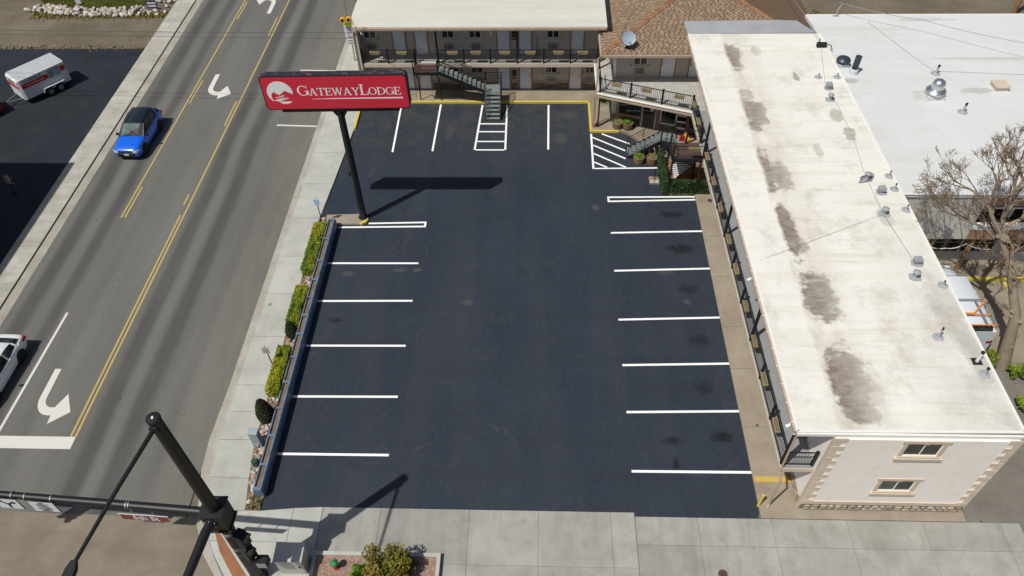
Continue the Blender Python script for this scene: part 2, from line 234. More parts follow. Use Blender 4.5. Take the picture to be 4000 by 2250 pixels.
MT = dict(
    lot=mat_lot(), road=mat_road(), ground=mat_ground(),
    lot_west=M('faded_lot_asphalt', (.015, .020, .0275), .85, .3, .3, 14, bump=.3, dirt=(.033, .033, .033), dirt_amt=.5),
    walk=mat_concrete('sidewalk_concrete', (.35, .35, .318), (.46, .46, .425), (.27, .255, .22), .55, .3),
    walk_w=mat_concrete('old_sidewalk_concrete', (.34, .325, .28), (.47, .45, .405), (.24, .22, .185), .6, .2, (.6, 1.2, 1)),
    apron=mat_concrete('apron_concrete', (.255, .252, .232), (.36, .355, .33), (.22, .20, .165), .75, .25, (1.6, .25, 1)),
    gutter=mat_concrete('gutter_concrete', (.3, .275, .235), (.43, .405, .36), (.22, .19, .15), .7, .2, (1, .2, 1)),
    motelwalk=mat_concrete('stained_walkway_concrete', (.23, .19, .142), (.325, .28, .218), (.16, .13, .1), .6, .15),
    tan_street=mat_concrete('tan_street_concrete', (.185, .155, .118), (.255, .218, .168), (.145, .13, .105), .6, .1, (.4, 1, 1)),
    drive=mat_concrete('driveway_asphalt', (.14, .127, .11), (.2, .183, .16), (.1, .09, .08), .6, .1),
    joint=M('joint_grit', (.14, .135, .12), .95),
    white=mat_paint('fresh_white_paint', (.86, .86, .86), (.25, .25, .26), .4), roadwhite=mat_paint('road_white_paint', (.62, .61, .57), (.2, .19, .17), .6),
    yellow=mat_paint('road_yellow_paint', (.46, .335, .125), (.2, .18, .15), .8), kerb_y=mat_paint('kerb_yellow_paint', (.6, .46, .075), (.36, .31, .22), .9),
    roof_e=mat_roof('white_membrane_roof', (.735, .715, .665), E_STAINS, (.185, .15, .115), False, (.08, 1.1), .50, 12.05),
    roof_ne=mat_roof('wrinkled_membrane_roof', (.62, .63, .63), [(23.0, 39.6, .9, .6, .35), (26.3, 40.1, 1.0, .3, .45), (26, 48.6, 2.0, .25, .3), (28, 43.7, 3, .2, .3), (19.2, 41.2, .5, .3, .6)], (.26, .235, .2), True, (.06, .8), .22),
    roof_n=mat_roof('cream_membrane_roof', (.59, .57, .51), [(1.5, 50, 1.4, 1.0, .12)], (.5, .42, .33), False, (.06, 1.2), .12),
    flash=M('grey_flashing', (.3, .31, .33), .5, .15, .8), edge=M('white_edge_metal', (.74, .73, .7), .45, .06, 1, spec=.4),
    stucco=M('pale_stucco', (.85, .80, .745), .92, .05, .5, 60, bump=.35, dirt=(.68, .6, .52), dirt_amt=.45),
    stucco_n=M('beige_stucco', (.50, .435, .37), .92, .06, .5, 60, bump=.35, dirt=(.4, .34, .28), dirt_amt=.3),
    stucco_g=M('grey_stucco', (.55, .525, .475), .92, .07, .4, 60, bump=.3, dirt=(.34, .3, .25), dirt_amt=.5),
    tan=M('tan_trim_paint', (.56, .47, .375), .8, .08, 1, 30, dirt=(.42, .31, .22), dirt_amt=.4), tan_d=M('brown_trim', (.34, .215, .12), .8, .12, 1),
    brownwall=M('brown_stucco', (.33, .21, .13), .9, .1, .7), gutterm=M('tan_gutter_metal', (.43, .33, .25), .55, .1, 2, dirt=(.25, .19, .14), dirt_amt=.5),
    door=M('white_door_paint', (.72, .725, .74), .5, .03, 2, spec=.4), vinyl=M('white_vinyl', (.82, .82, .81), .4, .03), ac=M('beige_grille', (.4, .37, .32), .6, .1, 6),
    black=M('black_painted_steel', (.012, .013, .015), .42, .2, 2, 20, spec=.4), blackd=M('dull_black_steel', (.022, .021, .02), .6, .25, 2, 20),
    mast=M('black_signal_pole_paint', (.010, .0105, .012), .48, .2, 1.5, 8, spec=.45), steel=M('galvanised_steel', (.36, .38, .4), .38, .15, 6, metal=.75, spec=.5),
    lead=M('grey_lead_flashing', (.42, .44, .46), .55, .15, 4, metal=.3), alum=M('spun_aluminium', (.62, .63, .65), .3, .1, 3, metal=.9), darkvent=M('dark_vent_metal', (.05, .065, .085), .4, .2, 3, metal=.4),
    bluemetal=M('blue_grey_planter_paint', (.12, .175, .25), .45, .2, 1.2, 12, spec=.45, dirt=(.05, .045, .045), dirt_amt=.9), soil=M('dry_soil', (.17, .12, .08), .95, .35, 3, 40, bump=.6),
    deck=mat_decking('grey_deck_boards', (.34, .335, .32), (.46, .45, .425), 0, .2, .1, (.16, .15, .14)), deck_e=M('grey_balcony_coating', (.26, .265, .275), .8, .08, .6, dirt=(.2, .2, .2), dirt_amt=.4),
    deck_n=M('pale_balcony_coating', (.42, .41, .37), .85, .1, .6, dirt=(.3, .28, .24), dirt_amt=.5), redwood=M('dark_redwood_board', (.085, .05, .045), .75, .3, 3, 30, rnd=.3), tread=M('blue_grey_stair_tread', (.17, .2, .2), .6, .2, 2, 20, rnd=.2),
    wood=M('weathered_barrel_wood', (.26, .15, .075), .8, .3, 2, 22, rnd=.3), hoop=M('rusty_hoop', (.07, .05, .04), .6, .3, 5), box_g=M('straw_planter_box', (.29, .26, .12), .9, .35, 5, 45, bump=.4, rnd=.2),
    sign_red=M('sign_red_face', (.60, .022, .05), .38, .06, .8, 6, spec=.5), sign_white=M('sign_white_vinyl', (.80, .80, .78), .4, .04), rust=None, pole=M('sign_pole_black', (.012, .015, .019), .4, .25, .8, spec=.4),
    glass=mat_glass('dark_window_glass', (.012, .013, .012)), glass_g=mat_glass('greenish_window_glass', (.03, .045, .03)), shopglass=mat_glass('shop_glass', (.008, .008, .008)),
    red=M('fire_red', (.32, .015, .015), .45, .1, 3), orange=M('cone_orange', (.85, .1, .02), .5, .08, 3), steel_o=M('orange_rack_paint', (.72, .24, .03), .5, .15, 3),
    blue=M('blue_car_paint', (.003, .12, .72), .28, .04, 1, spec=.5, coat=1), carwhite=M('white_car_paint', (.74, .76, .78), .3, .03, 1, spec=.5, coat=1), carblack=M('black_car_paint', (.008, .009, .013), .25, .1, 1, spec=.5, coat=1), carred=M('red_car_paint', (.35, .01, .012), .3, .05, 1, coat=1),
    cargl=mat_glass('car_glass', (.010, .012, .012), .05), wind=mat_glass('windscreen_glass', (.045, .07, .068), .05), plastic=M('black_plastic', (.015, .015, .016), .6, .2, 4), tyre=M('tyre_rubber', (.017, .017, .017), .85, .2, 6), rim=M('alloy_rim', (.45, .46, .47), .35, .1, 8, metal=.7), rimd=M('dark_rim', (.03, .03, .032), .4, .2, 8, metal=.4),
    lens=M('headlamp_lens', (.62, .66, .7), .15, .1, 8, spec=.6), tail=M('tail_lamp_red', (.3, .005, .008), .25, .1, 6), plate=M('plate_white', (.65, .68, .72), .5, .1, 14),
    trailer=M('trailer_white_panel', (.60, .615, .63), .5, .07, .8, dirt=(.48, .46, .42), dirt_amt=.3), trailer_roof=M('trailer_roof_panel', (.40, .42, .45), .6, .1, 1, dirt=(.48, .46, .42), dirt_amt=.3), u_red=M('trailer_red_band', (.5, .02, .022), .5, .06, 2), ink=M('black_lettering', (.012, .012, .014), .6, .1, 4), mural=None,
    rock=mat_pick('river_rock', [(.56, .52, .45), (.38, .33, .27), (.62, .59, .54), (.42, .22, .17), (.47, .42, .34), (.3, .28, .26), (.66, .63, .58), (.5, .36, .27)]),
    rock_w=mat_pick('pale_river_rock', [(.6, .57, .52), (.68, .66, .62), (.5, .45, .4), (.62, .58, .5), (.52, .4, .34), (.7, .68, .64), (.33, .3, .28), (.56, .5, .42)]),
    stone=mat_pick('wall_stone', [(.42, .34, .26), (.5, .42, .33), (.35, .28, .21), (.5, .45, .38), (.4, .3, .22), (.44, .41, .39)]), stone_d=mat_pick('dark_wall_stone', [(.17, .12, .09), (.22, .17, .13), (.12, .095, .075), (.25, .21, .17), (.15, .12, .11)]),
    mortar=M('mortar', (.2, .165, .13), .95), quoin=M('tan_quoin', (.60, .515, .415), .85, .06, 1.5, 40, rnd=.25), shing_b=M('shingle_base', (.13, .085, .055), .95, .2, 3),
    shing=mat_pick('roof_shingle', [(.36, .255, .17), (.3, .21, .14), (.40, .29, .2), (.27, .19, .125), (.34, .24, .16)], .95, 30, .3, True), shing1=mat_pick('roof_shingle_tab', [(.36, .255, .17), (.3, .21, .14), (.40, .29, .2), (.27, .19, .125), (.34, .24, .16)], .95, 30, .3), cap=mat_pick('ridge_cap', [(.34, .165, .085), (.28, .13, .07), (.38, .19, .1)], .95, 20, .3),
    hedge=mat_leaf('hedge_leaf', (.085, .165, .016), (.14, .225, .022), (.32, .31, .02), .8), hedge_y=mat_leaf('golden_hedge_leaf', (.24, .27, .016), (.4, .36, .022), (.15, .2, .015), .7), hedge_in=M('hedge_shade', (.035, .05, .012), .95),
    spruce=mat_leaf('spruce_needle', (.018, .028, .012), (.035, .045, .016), (.05, .055, .02), 2), ivy=mat_leaf('ivy_leaf', (.014, .035, .01), (.03, .06, .018), (.05, .085, .03), 2), bushm=mat_leaf('bush_leaf', (.1, .12, .015), (.19, .17, .025), (.23, .14, .03), 1.2), lime=mat_leaf('fresh_leaf', (.09, .2, .02), (.17, .32, .03), (.12, .22, .02), 3),
    grass=mat_leaf('lawn_blade', (.06, .085, .012), (.11, .125, .02), (.16, .15, .03), .25), twig=M('twig_bark', (.22, .16, .115), .9, .3, 3, 20), bark=M('tree_bark', (.23, .185, .14), .95, .35, 1.2, 14, bump=1.0), bud=mat_leaf('bud', (.19, .145, .085), (.15, .11, .07), (.23, .2, .09), 1),
    hydr=M('hydrant_red', (.28, .055, .05), .6, .2, 6), hgreen=M('hydrant_green', (.03, .22, .08), .5, .15, 6), cab=M('cabinet_aluminium', (.46, .45, .41), .42, .06, 1.2, 20, metal=.25, spec=.4), redgravel=M('red_gravel', (.3, .2, .155), .95, .4, 8, 30, bump=1), tactile=M('rust_tactile_plate', (.27, .12, .06), .85, .25, 2, 30, bump=.8, dirt=(.2, .15, .1), dirt_amt=.6),
    util=M('grey_green_box', (.3, .36, .38), .5, .1, 2), ugreen=M('utility_green', (.03, .07, .05), .5, .15, 3), wire=M('black_cable', (.05, .05, .052), .7), gwire=M('grey_cable', (.25, .25, .26), .7), string=M('pale_string', (.55, .54, .5), .7),
    lime_s=M('sign_lime', (.62, .75, .02), .5, .04), sgnw=M('sign_sheet_white', (.66, .69, .74), .5, .05), beacon=M('beacon_yellow', (.78, .4, .015), .5, .08, 4), brown_s=M('street_sign_brown', (.2, .055, .035), .5, .08), bluei=M('sign_blue', (.06, .3, .62), .5, .06), pinks=M('faded_sign_pink', (.52, .4, .46), .6, .08), purple=M('sign_purple', (.07, .03, .1), .6, .1),
    terra=M('terracotta_paver', (.34, .15, .08), .9, .25, 3, rnd=.4), canvas=None, wick=M('wicker', (.35, .24, .11), .85, .35, 6, 40), dishm=M('satellite_dish_grey', (.3, .36, .44), .5, .06), plantpot=M('black_pot', (.02, .02, .022), .6), yellowp=M('yellow_plastic', (.75, .4, .02), .4), redp=M('red_plastic', (.6, .03, .06), .4),
    skin=M('skin', (.25, .14, .09), .6), shirt=M('tan_shirt', (.3, .24, .2), .9, .15, 5), pants=M('dark_trousers', (.03, .03, .035), .9, .2, 5), hair=M('dark_hair', (.012, .01, .009), .7), brick=M('red_brick', (.28, .13, .09), .9, .2, 4), van=M('van_white_paint', (.62, .66, .72), .35, .04, 1, coat=.6), silver=M('aluminium_rack', (.35, .37, .4), .4, .1, 3, metal=.6))
def mat_rust():
    m, t, b, co = base('rusted_sign_frame', .7, 0, .3)
    f = t.ramp(t.noise(t.scaled(co, (1, 1.4, 1)), 3.2, 6, .7), [(.53, 0.), (.6, .85)]); c2 = t.mix(t.noise(co, 5, 4), (.2, .105, .06), (.09, .05, .035))
    t.link(t.mix(f, (.016, .022, .035), c2), b.inputs['Base Color']); return m
MT['rust'] = mat_rust()
def mat_canvas():
    m, t, b, co = base('striped_canvas', .9, 0, .1)
    f = t.math('LESS_THAN', t.math('FRACT', t.math('DIVIDE', t.sep(co)[1], .19)), .45); t.link(t.mix(f, (.72, .72, .72), (.05, .05, .055)), b.inputs['Base Color']); return m
MT['canvas'] = mat_canvas()
def mat_mural():
    m, t, b, co = base('trailer_mural_print', .5, 0, .3)
    c = t.mix(t.ramp(t.noise(co, 3.5, 4), [(.4, 0.), (.6, 1.)]), (.12, .17, .22), (.38, .43, .46)); c = t.mix(t.ramp(t.noise(co, 5, 2), [(.62, 0.), (.68, 1.)]), c, (.5, .42, .12)); c = t.mix(t.ramp(t.noise(co, 7, 3), [(.6, 0.), (.63, 1.)]), c, (.05, .07, .09))
    t.link(c, b.inputs['Base Color']); return m
MT['mural'] = mat_mural()

# ------------------------------------------------------------------ mesh helpers
def wl(o):
    v = Vector((0, 0, 0))
    while o is not None: v = v + o.location; o = o.parent
    return v
class MB:
    def __init__(s): s.v = []; s.f = []
    def add(s, vs, fs):
        k = len(s.v); s.v += [tuple(p) for p in vs]; s.f += [tuple(i + k for i in f) for f in fs]; return s
    def box(s, x0, x1, y0, y1, z0, z1):
        return s.add([(x0, y0, z0), (x1, y0, z0), (x1, y1, z0), (x0, y1, z0), (x0, y0, z1), (x1, y0, z1), (x1, y1, z1), (x0, y1, z1)],
                     [(0, 3, 2, 1), (4, 5, 6, 7), (0, 1, 5, 4), (1, 2, 6, 5), (2, 3, 7, 6), (3, 0, 4, 7)])
    def prism(s, poly, z0, z1):
        a = sum(poly[i][0] * poly[(i + 1) % len(poly)][1] - poly[(i + 1) % len(poly)][0] * poly[i][1] for i in range(len(poly)))
        if a < 0: poly = poly[::-1]
        n = len(poly); zf = (lambda z, i: z[i] if isinstance(z, (list, tuple)) else z)
        return s.add([(x, y, zf(z0, i)) for i, (x, y) in enumerate(poly)] + [(x, y, zf(z1, i)) for i, (x, y) in enumerate(poly)],
                     [tuple(range(n - 1, -1, -1)), tuple(range(n, 2 * n))] + [(i, (i + 1) % n, n + (i + 1) % n, n + i) for i in range(n)])
    def beam(s, p0, p1, w, h, up=(0, 0, 1)):
        p0, p1 = Vector(p0), Vector(p1); d = (p1 - p0).normalized(); u = Vector(up)
        if abs(d.dot(u)) > .98: u = Vector((0, 1, 0))
        sx = d.cross(u).normalized() * w / 2; sy = sx.cross(d).normalized() * h / 2
        return s.add([p0 - sx - sy, p0 + sx - sy, p0 + sx + sy, p0 - sx + sy, p1 - sx - sy, p1 + sx - sy, p1 + sx + sy, p1 - sx + sy],
                     [(0, 1, 2, 3), (4, 7, 6, 5), (0, 4, 5, 1), (1, 5, 6, 2), (2, 6, 7, 3), (3, 7, 4, 0)])
    def tube(s, pts, r, n=8, cap=True):
        pts = [Vector(p) for p in pts]; rs = r if isinstance(r, (list, tuple)) else [r] * len(pts); vs = []; ref = None
        for i, p in enumerate(pts):
            d = (pts[min(i + 1, len(pts) - 1)] - pts[max(i - 1, 0)]).normalized()
            if ref is None: ref = Vector((0, 0, 1)) if abs(d.z) < .9 else Vector((1, 0, 0))
            a = d.cross(ref); a = a.normalized() if a.length > 1e-5 else Vector((1, 0, 0)); b_ = d.cross(a); ref = a.cross(d)
            vs += [p + (a * math.cos(2 * PI * k / n) + b_ * math.sin(2 * PI * k / n)) * rs[i] for k in range(n)]
        fs = [(i * n + k, i * n + (k + 1) % n, (i + 1) * n + (k + 1) % n, (i + 1) * n + k) for i in range(len(pts) - 1) for k in range(n)]
        if cap: fs += [tuple(range(n - 1, -1, -1)), tuple((len(pts) - 1) * n + k for k in range(n))]
        return s.add(vs, fs)
    def lathe(s, prof, c=(0, 0, 0), n=16, rot=None):
        vs = []
        for r, z in prof:
            for k in range(n):
                p = Vector((max(r, 1e-4) * math.cos(2 * PI * k / n), max(r, 1e-4) * math.sin(2 * PI * k / n), z))
                if rot is not None: p = rot @ p
                vs.append(p + Vector(c))
        m_ = len(prof); fs = [(i * n + k, i * n + (k + 1) % n, (i + 1) * n + (k + 1) % n, (i + 1) * n + k) for i in range(m_ - 1) for k in range(n)]
        return s.add(vs, fs + [tuple(range(n - 1, -1, -1)), tuple((m_ - 1) * n + k for k in range(n))])
    def loft(s, rings, cap=True):
        n = len(rings[0]); vs = [p for r in rings for p in r]
        fs = [(i * n + k, i * n + (k + 1) % n, (i + 1) * n + (k + 1) % n, (i + 1) * n + k) for i in range(len(rings) - 1) for k in range(n)]
        if cap: fs += [tuple(range(n - 1, -1, -1)), tuple((len(rings) - 1) * n + k for k in range(n))]
        return s.add(vs, fs)
    def mesh(s, name, mat, off=(0, 0, 0), smooth=False):
        me = bpy.data.meshes.new(name); o_ = Vector(off)
        me.from_pydata([(p[0] - o_[0], p[1] - o_[1], p[2] - o_[2]) for p in s.v], [], s.f); me.update()
        if mat is not None: me.materials.append(MT[mat] if isinstance(mat, str) else mat)
        if smooth:
            me.polygons.foreach_set('use_smooth', [True] * len(me.polygons)); me.set_sharp_from_angle(angle=R(42))
        return me
    def build(s, name, mat, parent=None, smooth=False, w=True, loc=None, kind=None):
        """parent given: a part (w: coordinates are world ones). no parent: a thing / setting whose origin is loc"""
        off = wl(parent) if (parent is not None and w) else (loc if (loc is not None and parent is None) else (0, 0, 0))
        o = bpy.data.objects.new(name, s.mesh(name, mat, off, smooth)); C.objects.link(o)
        if parent is not None: o.parent = parent
        elif loc is not None: o.location = loc
        if kind: o['kind'] = kind
        return o
def tag(o, label, cat, group=None):
    o['label'] = label; o['category'] = cat
    if group: o['group'] = group
    return o
def thing(name, label, cat, loc=(0, 0, 0), rz=0, group=None):
    o = bpy.data.objects.new(name, None); C.objects.link(o); o.location = loc; o.rotation_euler = (0, 0, rz); o.empty_display_size = .3
    return tag(o, label, cat, group)
def piece(name, me, parent, loc=(0, 0, 0), rot=(0, 0, 0), sc=(1, 1, 1), w=True):
    o = bpy.data.objects.new(name, me); C.objects.link(o); o.parent = parent
    o.location = Vector(loc) - (wl(parent) if w else Vector((0, 0, 0))); o.rotation_euler = rot; o.scale = sc; return o
def copy_tree(o, parent=None):
    c = o.copy(); C.objects.link(c); c.parent = parent
    for ch in list(o.children): copy_tree(ch, c)
    return c
def sheet(name, poly, z, mat, parent=None, kind='structure', thick=.3):
    return MB().prism(poly, z - thick, z).build(name, mat, parent, kind=None if parent else kind)
def rect(x0, x1, y0, y1): return [(x0, y0), (x1, y0), (x1, y1), (x0, y1)]
_txt = {}
def text_mesh(body, size, mat, extrude=.003, bold=0.0, align='CENTER', spacing=1.0):
    cu = bpy.data.curves.new('lettering', 'FONT'); cu.body = body; cu.size = size; cu.extrude = extrude; cu.offset = bold
    cu.align_x = align; cu.align_y = 'CENTER'; cu.resolution_u = 3; cu.space_character = spacing; cu.space_line = .8
    o = bpy.data.objects.new('lettering', cu); C.objects.link(o)
    dg = bpy.context.evaluated_depsgraph_get(); dg.update(); me = bpy.data.meshes.new_from_object(o.evaluated_get(dg)); bpy.data.objects.remove(o); bpy.data.curves.remove(cu)
    me.name = 'lettering'; me.materials.clear(); me.materials.append(MT[mat]); return me
def wire(name, pts, r, mat, label, cat='cable', sag=0, group=None, n=4):
    pts = [Vector(p) for p in pts]; out = []
    for a, b_ in zip(pts[:-1], pts[1:]):
        k = 10 if sag else 2
        for i in range(k): t_ = i / k; q = a.lerp(b_, t_); q.z -= sag * 4 * t_ * (1 - t_); out.append(q)
    out.append(pts[-1])
    return tag(MB().tube(out, r, n).build(name, mat, loc=tuple(pts[0])), label, cat, group)
def leaves(n, pick, size, name, mat, parent, aspect=1.6, w=True, flat=.5, kind='stuff'):
    """n small leaf faces (two triangles each), centres from pick(n) -> (n,3)"""
    c = pick(n); a = RNG.normal(size=(n, 3)); a /= np.linalg.norm(a, axis=1)[:, None]; b_ = RNG.normal(size=(n, 3)); b_[:, 2] *= flat
    b_ -= a * (a * b_).sum(1)[:, None]; b_ /= np.linalg.norm(b_, axis=1)[:, None] + 1e-9
    s = size * RNG.uniform(.6, 1.3, (n, 1)); a = a * s * aspect / 2; b_ = b_ * s / 2
    off = np.array(wl(parent)) if (parent is not None and w) else np.zeros(3)
    v = np.stack([c - a, c + b_, c + a, c - b_], 1).reshape(-1, 3) - off
    me = bpy.data.meshes.new(name); me.from_pydata(v.tolist(), [], np.arange(4 * n).reshape(-1, 4).tolist()); me.update(); me.materials.append(MT[mat])
    o = bpy.data.objects.new(name, me); C.objects.link(o); o.parent = parent
    if kind: o['kind'] = kind
    return o
def blob_mesh(name, mat, seed, sq=(1, 1, 1), n=7, m_=5, jit=.16):
    rg = random.Random(seed); vs = [(0, 0, -1)]; 
    for i in range(1, m_):
        th = PI * i / m_
        for k in range(n):
            ph = 2 * PI * (k + .5 * (i % 2)) / n; j = 1 + rg.uniform(-jit, jit); vs.append((math.sin(th) * math.cos(ph) * j, math.sin(th) * math.sin(ph) * j, -math.cos(th) * j))
    vs.append((0, 0, 1)); fs = [(0, 1 + (k + 1) % n, 1 + k) for k in range(n)]
    for i in range(m_ - 2):
        fs += [(1 + i * n + k, 1 + i * n + (k + 1) % n, 1 + (i + 1) * n + (k + 1) % n, 1 + (i + 1) * n + k) for k in range(n)]
    top = len(vs) - 1; fs += [(top, 1 + (m_ - 2) * n + k, 1 + (m_ - 2) * n + (k + 1) % n) for k in range(n)]
    mb = MB(); mb.add([(x * sq[0], y * sq[1], z * sq[2]) for x, y, z in vs], fs); me = mb.mesh(name, mat); me.polygons.foreach_set('use_smooth', [True] * len(me.polygons)); return me

# ------------------------------------------------------------------ setting: ground, streets, walks, lot
MB().prism(rect(-400, 400, -200, 500), -1, -.06).build('ground', 'ground', kind='structure')
road = sheet('road', rect(-29.7, -15.75, -60, 170), 0, 'road')
cross = sheet('cross_street', [(-80, 15.1), (-24, 15.12), (-15.75, 14.95), (-15.2, 14.9), (-15.05, 14.5), (-14.43, 13.3), (-13.65, 12.37), (-12.9, 11.5), (-12, 10.7), (-11, 10.2), (60, 9.6), (60, -60), (-80, -60)], .006, 'tan_street')
westlot = sheet('west_parking_lot', rect(-110, -31.98, -20, 55.1), .05, 'lot_west')
LOT = [(-12.4, 15.35), (-11.2, 15.47), (-9, 15.56), (-6, 15.6), (-2, 15.61), (4.25, 15.6), (4.36, 15.55), (4.5, 15.4), (6, 15.38), (7.4, 15.41), (8.2, 15.37), (9.95, 15.4), (10.2, 16.3), (10.12, 17.2), (10.07, 37.2), (8.25, 37.25), (8.25, 41.25), (6.3, 43.6), (5.75, 43.94), (3.7, 43.94), (3.7, 47.5), (-12.93, 47.5), (-12.9, 44.2), (-13.1, 41.5), (-13.35, 37.5), (-13.5, 35.15), (-12.4, 34.3)]
lot = sheet('parking_lot', LOT, .02, 'lot')
# west sidewalk, gutter
ws = MB().prism(rect(-31.96, -30.32, -30, 90), -.3, .085).build('west_sidewalk', 'joint', kind='structure')
y = -4.2
while y < 76:
    MB().box(-31.95, -30.33, y + .012, y + 3.02, 0, .1).build('slab', 'walk_w', ws); y += 3.03
MB().prism(rect(-30.28, -29.7, -30, 90), -.3, .012).build('west_gutter', 'gutter', kind='structure')
# east sidewalk with its corner, kerb and gutter pan
es = MB().prism([(-15.3, 60), (-15.3, 19), (-15.2, 17), (-14.9, 15.4), (-14.45, 14.1), (-13.85, 13.1), (-13.1, 12.1), (-12.3, 11.2), (-11.4, 10.6), (21.3, 10.1), (21.3, 15.3), (-13.1, 15.3), (-13.55, 19), (-13.6, 34), (-12.95, 46), (-13.0, 60)], -.3, .045).build('sidewalk', 'joint', kind='structure')
ye = [18.99, 20.6, 22.2, 25.4, 28.53, 31.52, 34.9, 38.2, 41.5, 44.8, 48, 51.2, 54.4, 57.6, 60]
for a, b_ in zip(ye[:-1], ye[1:]):
    xi = lambda q: -13.56 - .004 * (q - 19) if q < 35 else max(-13.56 + (q - 35) * .06, -13.6) if q < 45 else -12.95
    MB().prism([(-15.32, a + .012), (xi(a), a + .012), (xi(b_), b_ - .012), (-15.32, b_ - .012)], 0, .07).build('slab', 'walk', es)
for po in ([(-15.38, 18.97), (-13.57, 18.97), (-13.35, 16.95), (-15.22, 17.0)], [(-15.21, 16.98), (-13.35, 16.92), (-13.1, 15.36), (-14.86, 15.2)],
           [(-14.85, 15.18), (-13.1, 15.33), (-12.4, 15.33), (-10.9, 15.48), (-10.9, 13.9), (-14.33, 13.9)], [(-14.32, 13.88), (-10.9, 13.88), (-10.9, 10.6), (-11.3, 10.6), (-12.2, 11.2), (-13.05, 12.15), (-13.8, 13.1)], [(-10.88, 15.49), (-9.58, 15.56), (-9.58, 10.55), (-10.88, 10.6)]):
    MB().prism(po, 0, .07).build('slab', 'walk', es)
XW = [-9.56, -6.93, -2.9, .18, 3.42, 4.48]; XE = [4.5, 7.25, 10.5, 13.8, 17.1, 20.45, 21.3]
for xs, rows, top in ((XW, [10.4, 13.04, 15.57], 0), (XE, [10.3, 12.2, 14.08, 15.38], 0)):
    for a, b_ in zip(xs[:-1], xs[1:]):
        for c_, d in zip(rows[:-1], rows[1:]):
            if xs is XW and a == 3.42 and c_ == 10.4: pass
            MB().box(a + .007, b_ - .007, c_ + .007, d - .007, 0, .065).build('slab', 'apron', es)
kerb_o = [(-15.75, 60), (-15.75, 22), (-15.85, 19), (-15.75, 17.4), (-15.2, 14.95), (-15.05, 14.5), (-14.43, 13.3), (-13.65, 12.37), (-12.9, 11.5), (-12, 10.72), (-11, 10.25), (25, 9.9)]
kerb_i = [(25, 10.3), (-11.2, 10.62), (-12.25, 11.2), (-13.08, 12.12), (-13.83, 13.1), (-14.35, 13.9), (-14.88, 15.2), (-15.22, 17), (-15.34, 19), (-15.33, 22), (-15.33, 60)]
MB().prism(kerb_o + kerb_i, -.3, .03).build('kerb_and_gutter', 'gutter', kind='structure')
sheet('tactile_strip', [(-14.29, 14.49), (-13.98, 14.3), (-13.2, 13.42), (-12.25, 12.38), (-11.7, 11.8), (-12.2, 11.6), (-12.85, 12.35), (-13.7, 13.4)], .078, 'tactile', thick=.05)
sheet('planting_strip', [(-13.57, 18.9), (-13.37, 16.9), (-13.12, 15.36), (-12.42, 15.33), (-12.4, 34.3), (-13.62, 34.3)], .05, 'soil')
# motel walks
mw = sheet('motel_walkway', [(10.07, 15.4), (19.0, 15.4), (19.0, 15.97), (11.82, 15.97), (11.82, 37.3), (10.07, 37.3)], .09, 'motelwalk')
nw = sheet('north_walkway', [(-12.95, 47.58), (3.8, 47.58), (3.8, 44.02), (5.72, 44.02), (6.35, 43.7), (8.32, 41.35), (8.32, 37.32), (11.82, 37.32), (11.82, 49.4), (-12.95, 49.4)], .15, 'motelwalk')
for b_ in ((-12.95, 3.72, 47.42, 47.58), (3.66, 3.8, 43.9, 47.42), (3.8, 5.7, 43.88, 44.02), (-13.02, -12.88, 44.2, 46.7)):
    MB().box(*b_, -.1, .17).build('yellow_kerb', 'kerb_y', kind='structure')
MB().box(10.1, 11.75, 17.13, 17.42, -.1, .16).build('yellow_kerb', mat_paint('faded_kerb_yellow', (.5, .37, .1), (.3, .25, .17), 1.0), kind='structure')
for yj in (20.1, 23.6, 26.4, 30.1, 33.5): MB().box(10.08, 11.8, yj - .012, yj + .012, .08, .0925).build('joint_line', 'joint', mw)
for xj in (-9.3, -6.2, -3.0, .62): MB().box(xj - .012, xj + .012, 47.6, 49.2, .14, .1525).build('joint_line', 'joint', nw)
sheet('east_driveway', rect(19.0, 80, 9.8, 24.2), .03, 'drive')
sheet('east_courtyard', rect(18.9, 80, 24.2, 32), .04, 'motelwalk')
MB().box(20.5, 60, 29.95, 30.2, 0, .15).build('yellow_kerb', 'kerb_y', kind='structure')
MB().box(26.4, 26.55, 28.5, 29.9, 0, .046).build('yellow_stripe', 'kerb_y', kind='structure')
# sign-pole island
isl = MB().prism([(-13.15, 35.1), (-11.0, 35.2), (-10.6, 35.0), (-10.5, 34.75), (-10.6, 34.5), (-10.85, 34.3), (-13.1, 34.3)], -.1, .16).build('sign_island', 'motelwalk', kind='structure')
MB().prism([(-10.62, 35.02), (-10.48, 34.75), (-10.58, 34.46), (-10.86, 34.26), (-11.0, 34.34), (-10.75, 34.55), (-10.68, 34.8)], 0, .172).build('painted_nose', 'kerb_y', isl)

def line(parent, x0, x1, y0, y1, z, mat, name='painted_line', skew=0):
    """a painted bar: skew lifts the right end"""
    return MB().prism([(x0, y0), (x1, y0 + skew), (x1, y1 + skew), (x0, y1)], z - .004, z + .004).build(name, mat, parent)
def bar(parent, a, b_, wd, z, mat, name='painted_line'):
    a, b_ = Vector((*a, 0)), Vector((*b_, 0)); d = (b_ - a).normalized(); n = Vector((-d.y, d.x, 0)) * wd / 2
    return MB().prism([tuple((a + n).xy), tuple((b_ + n).xy), tuple((b_ - n).xy), tuple((a - n).xy)], z - .004, z + .004).build(name, mat, parent)
ZL = .026
for yy, sk in ((31.0, .05), (28.02, .08), (24.83, .06), (21.56, .06), (18.27, .02)): line(lot, -12.34, -6.96, yy - .065, yy + .065, ZL, 'white', skew=sk)
for yy, sk in ((33.75, .2), (30.56, .24), (26.86, .22), (23.77, .18), (20.89, .14), (17.64, .04)): line(lot, 4.53, 10.07, yy - .065, yy + .065, ZL, 'white', skew=sk)
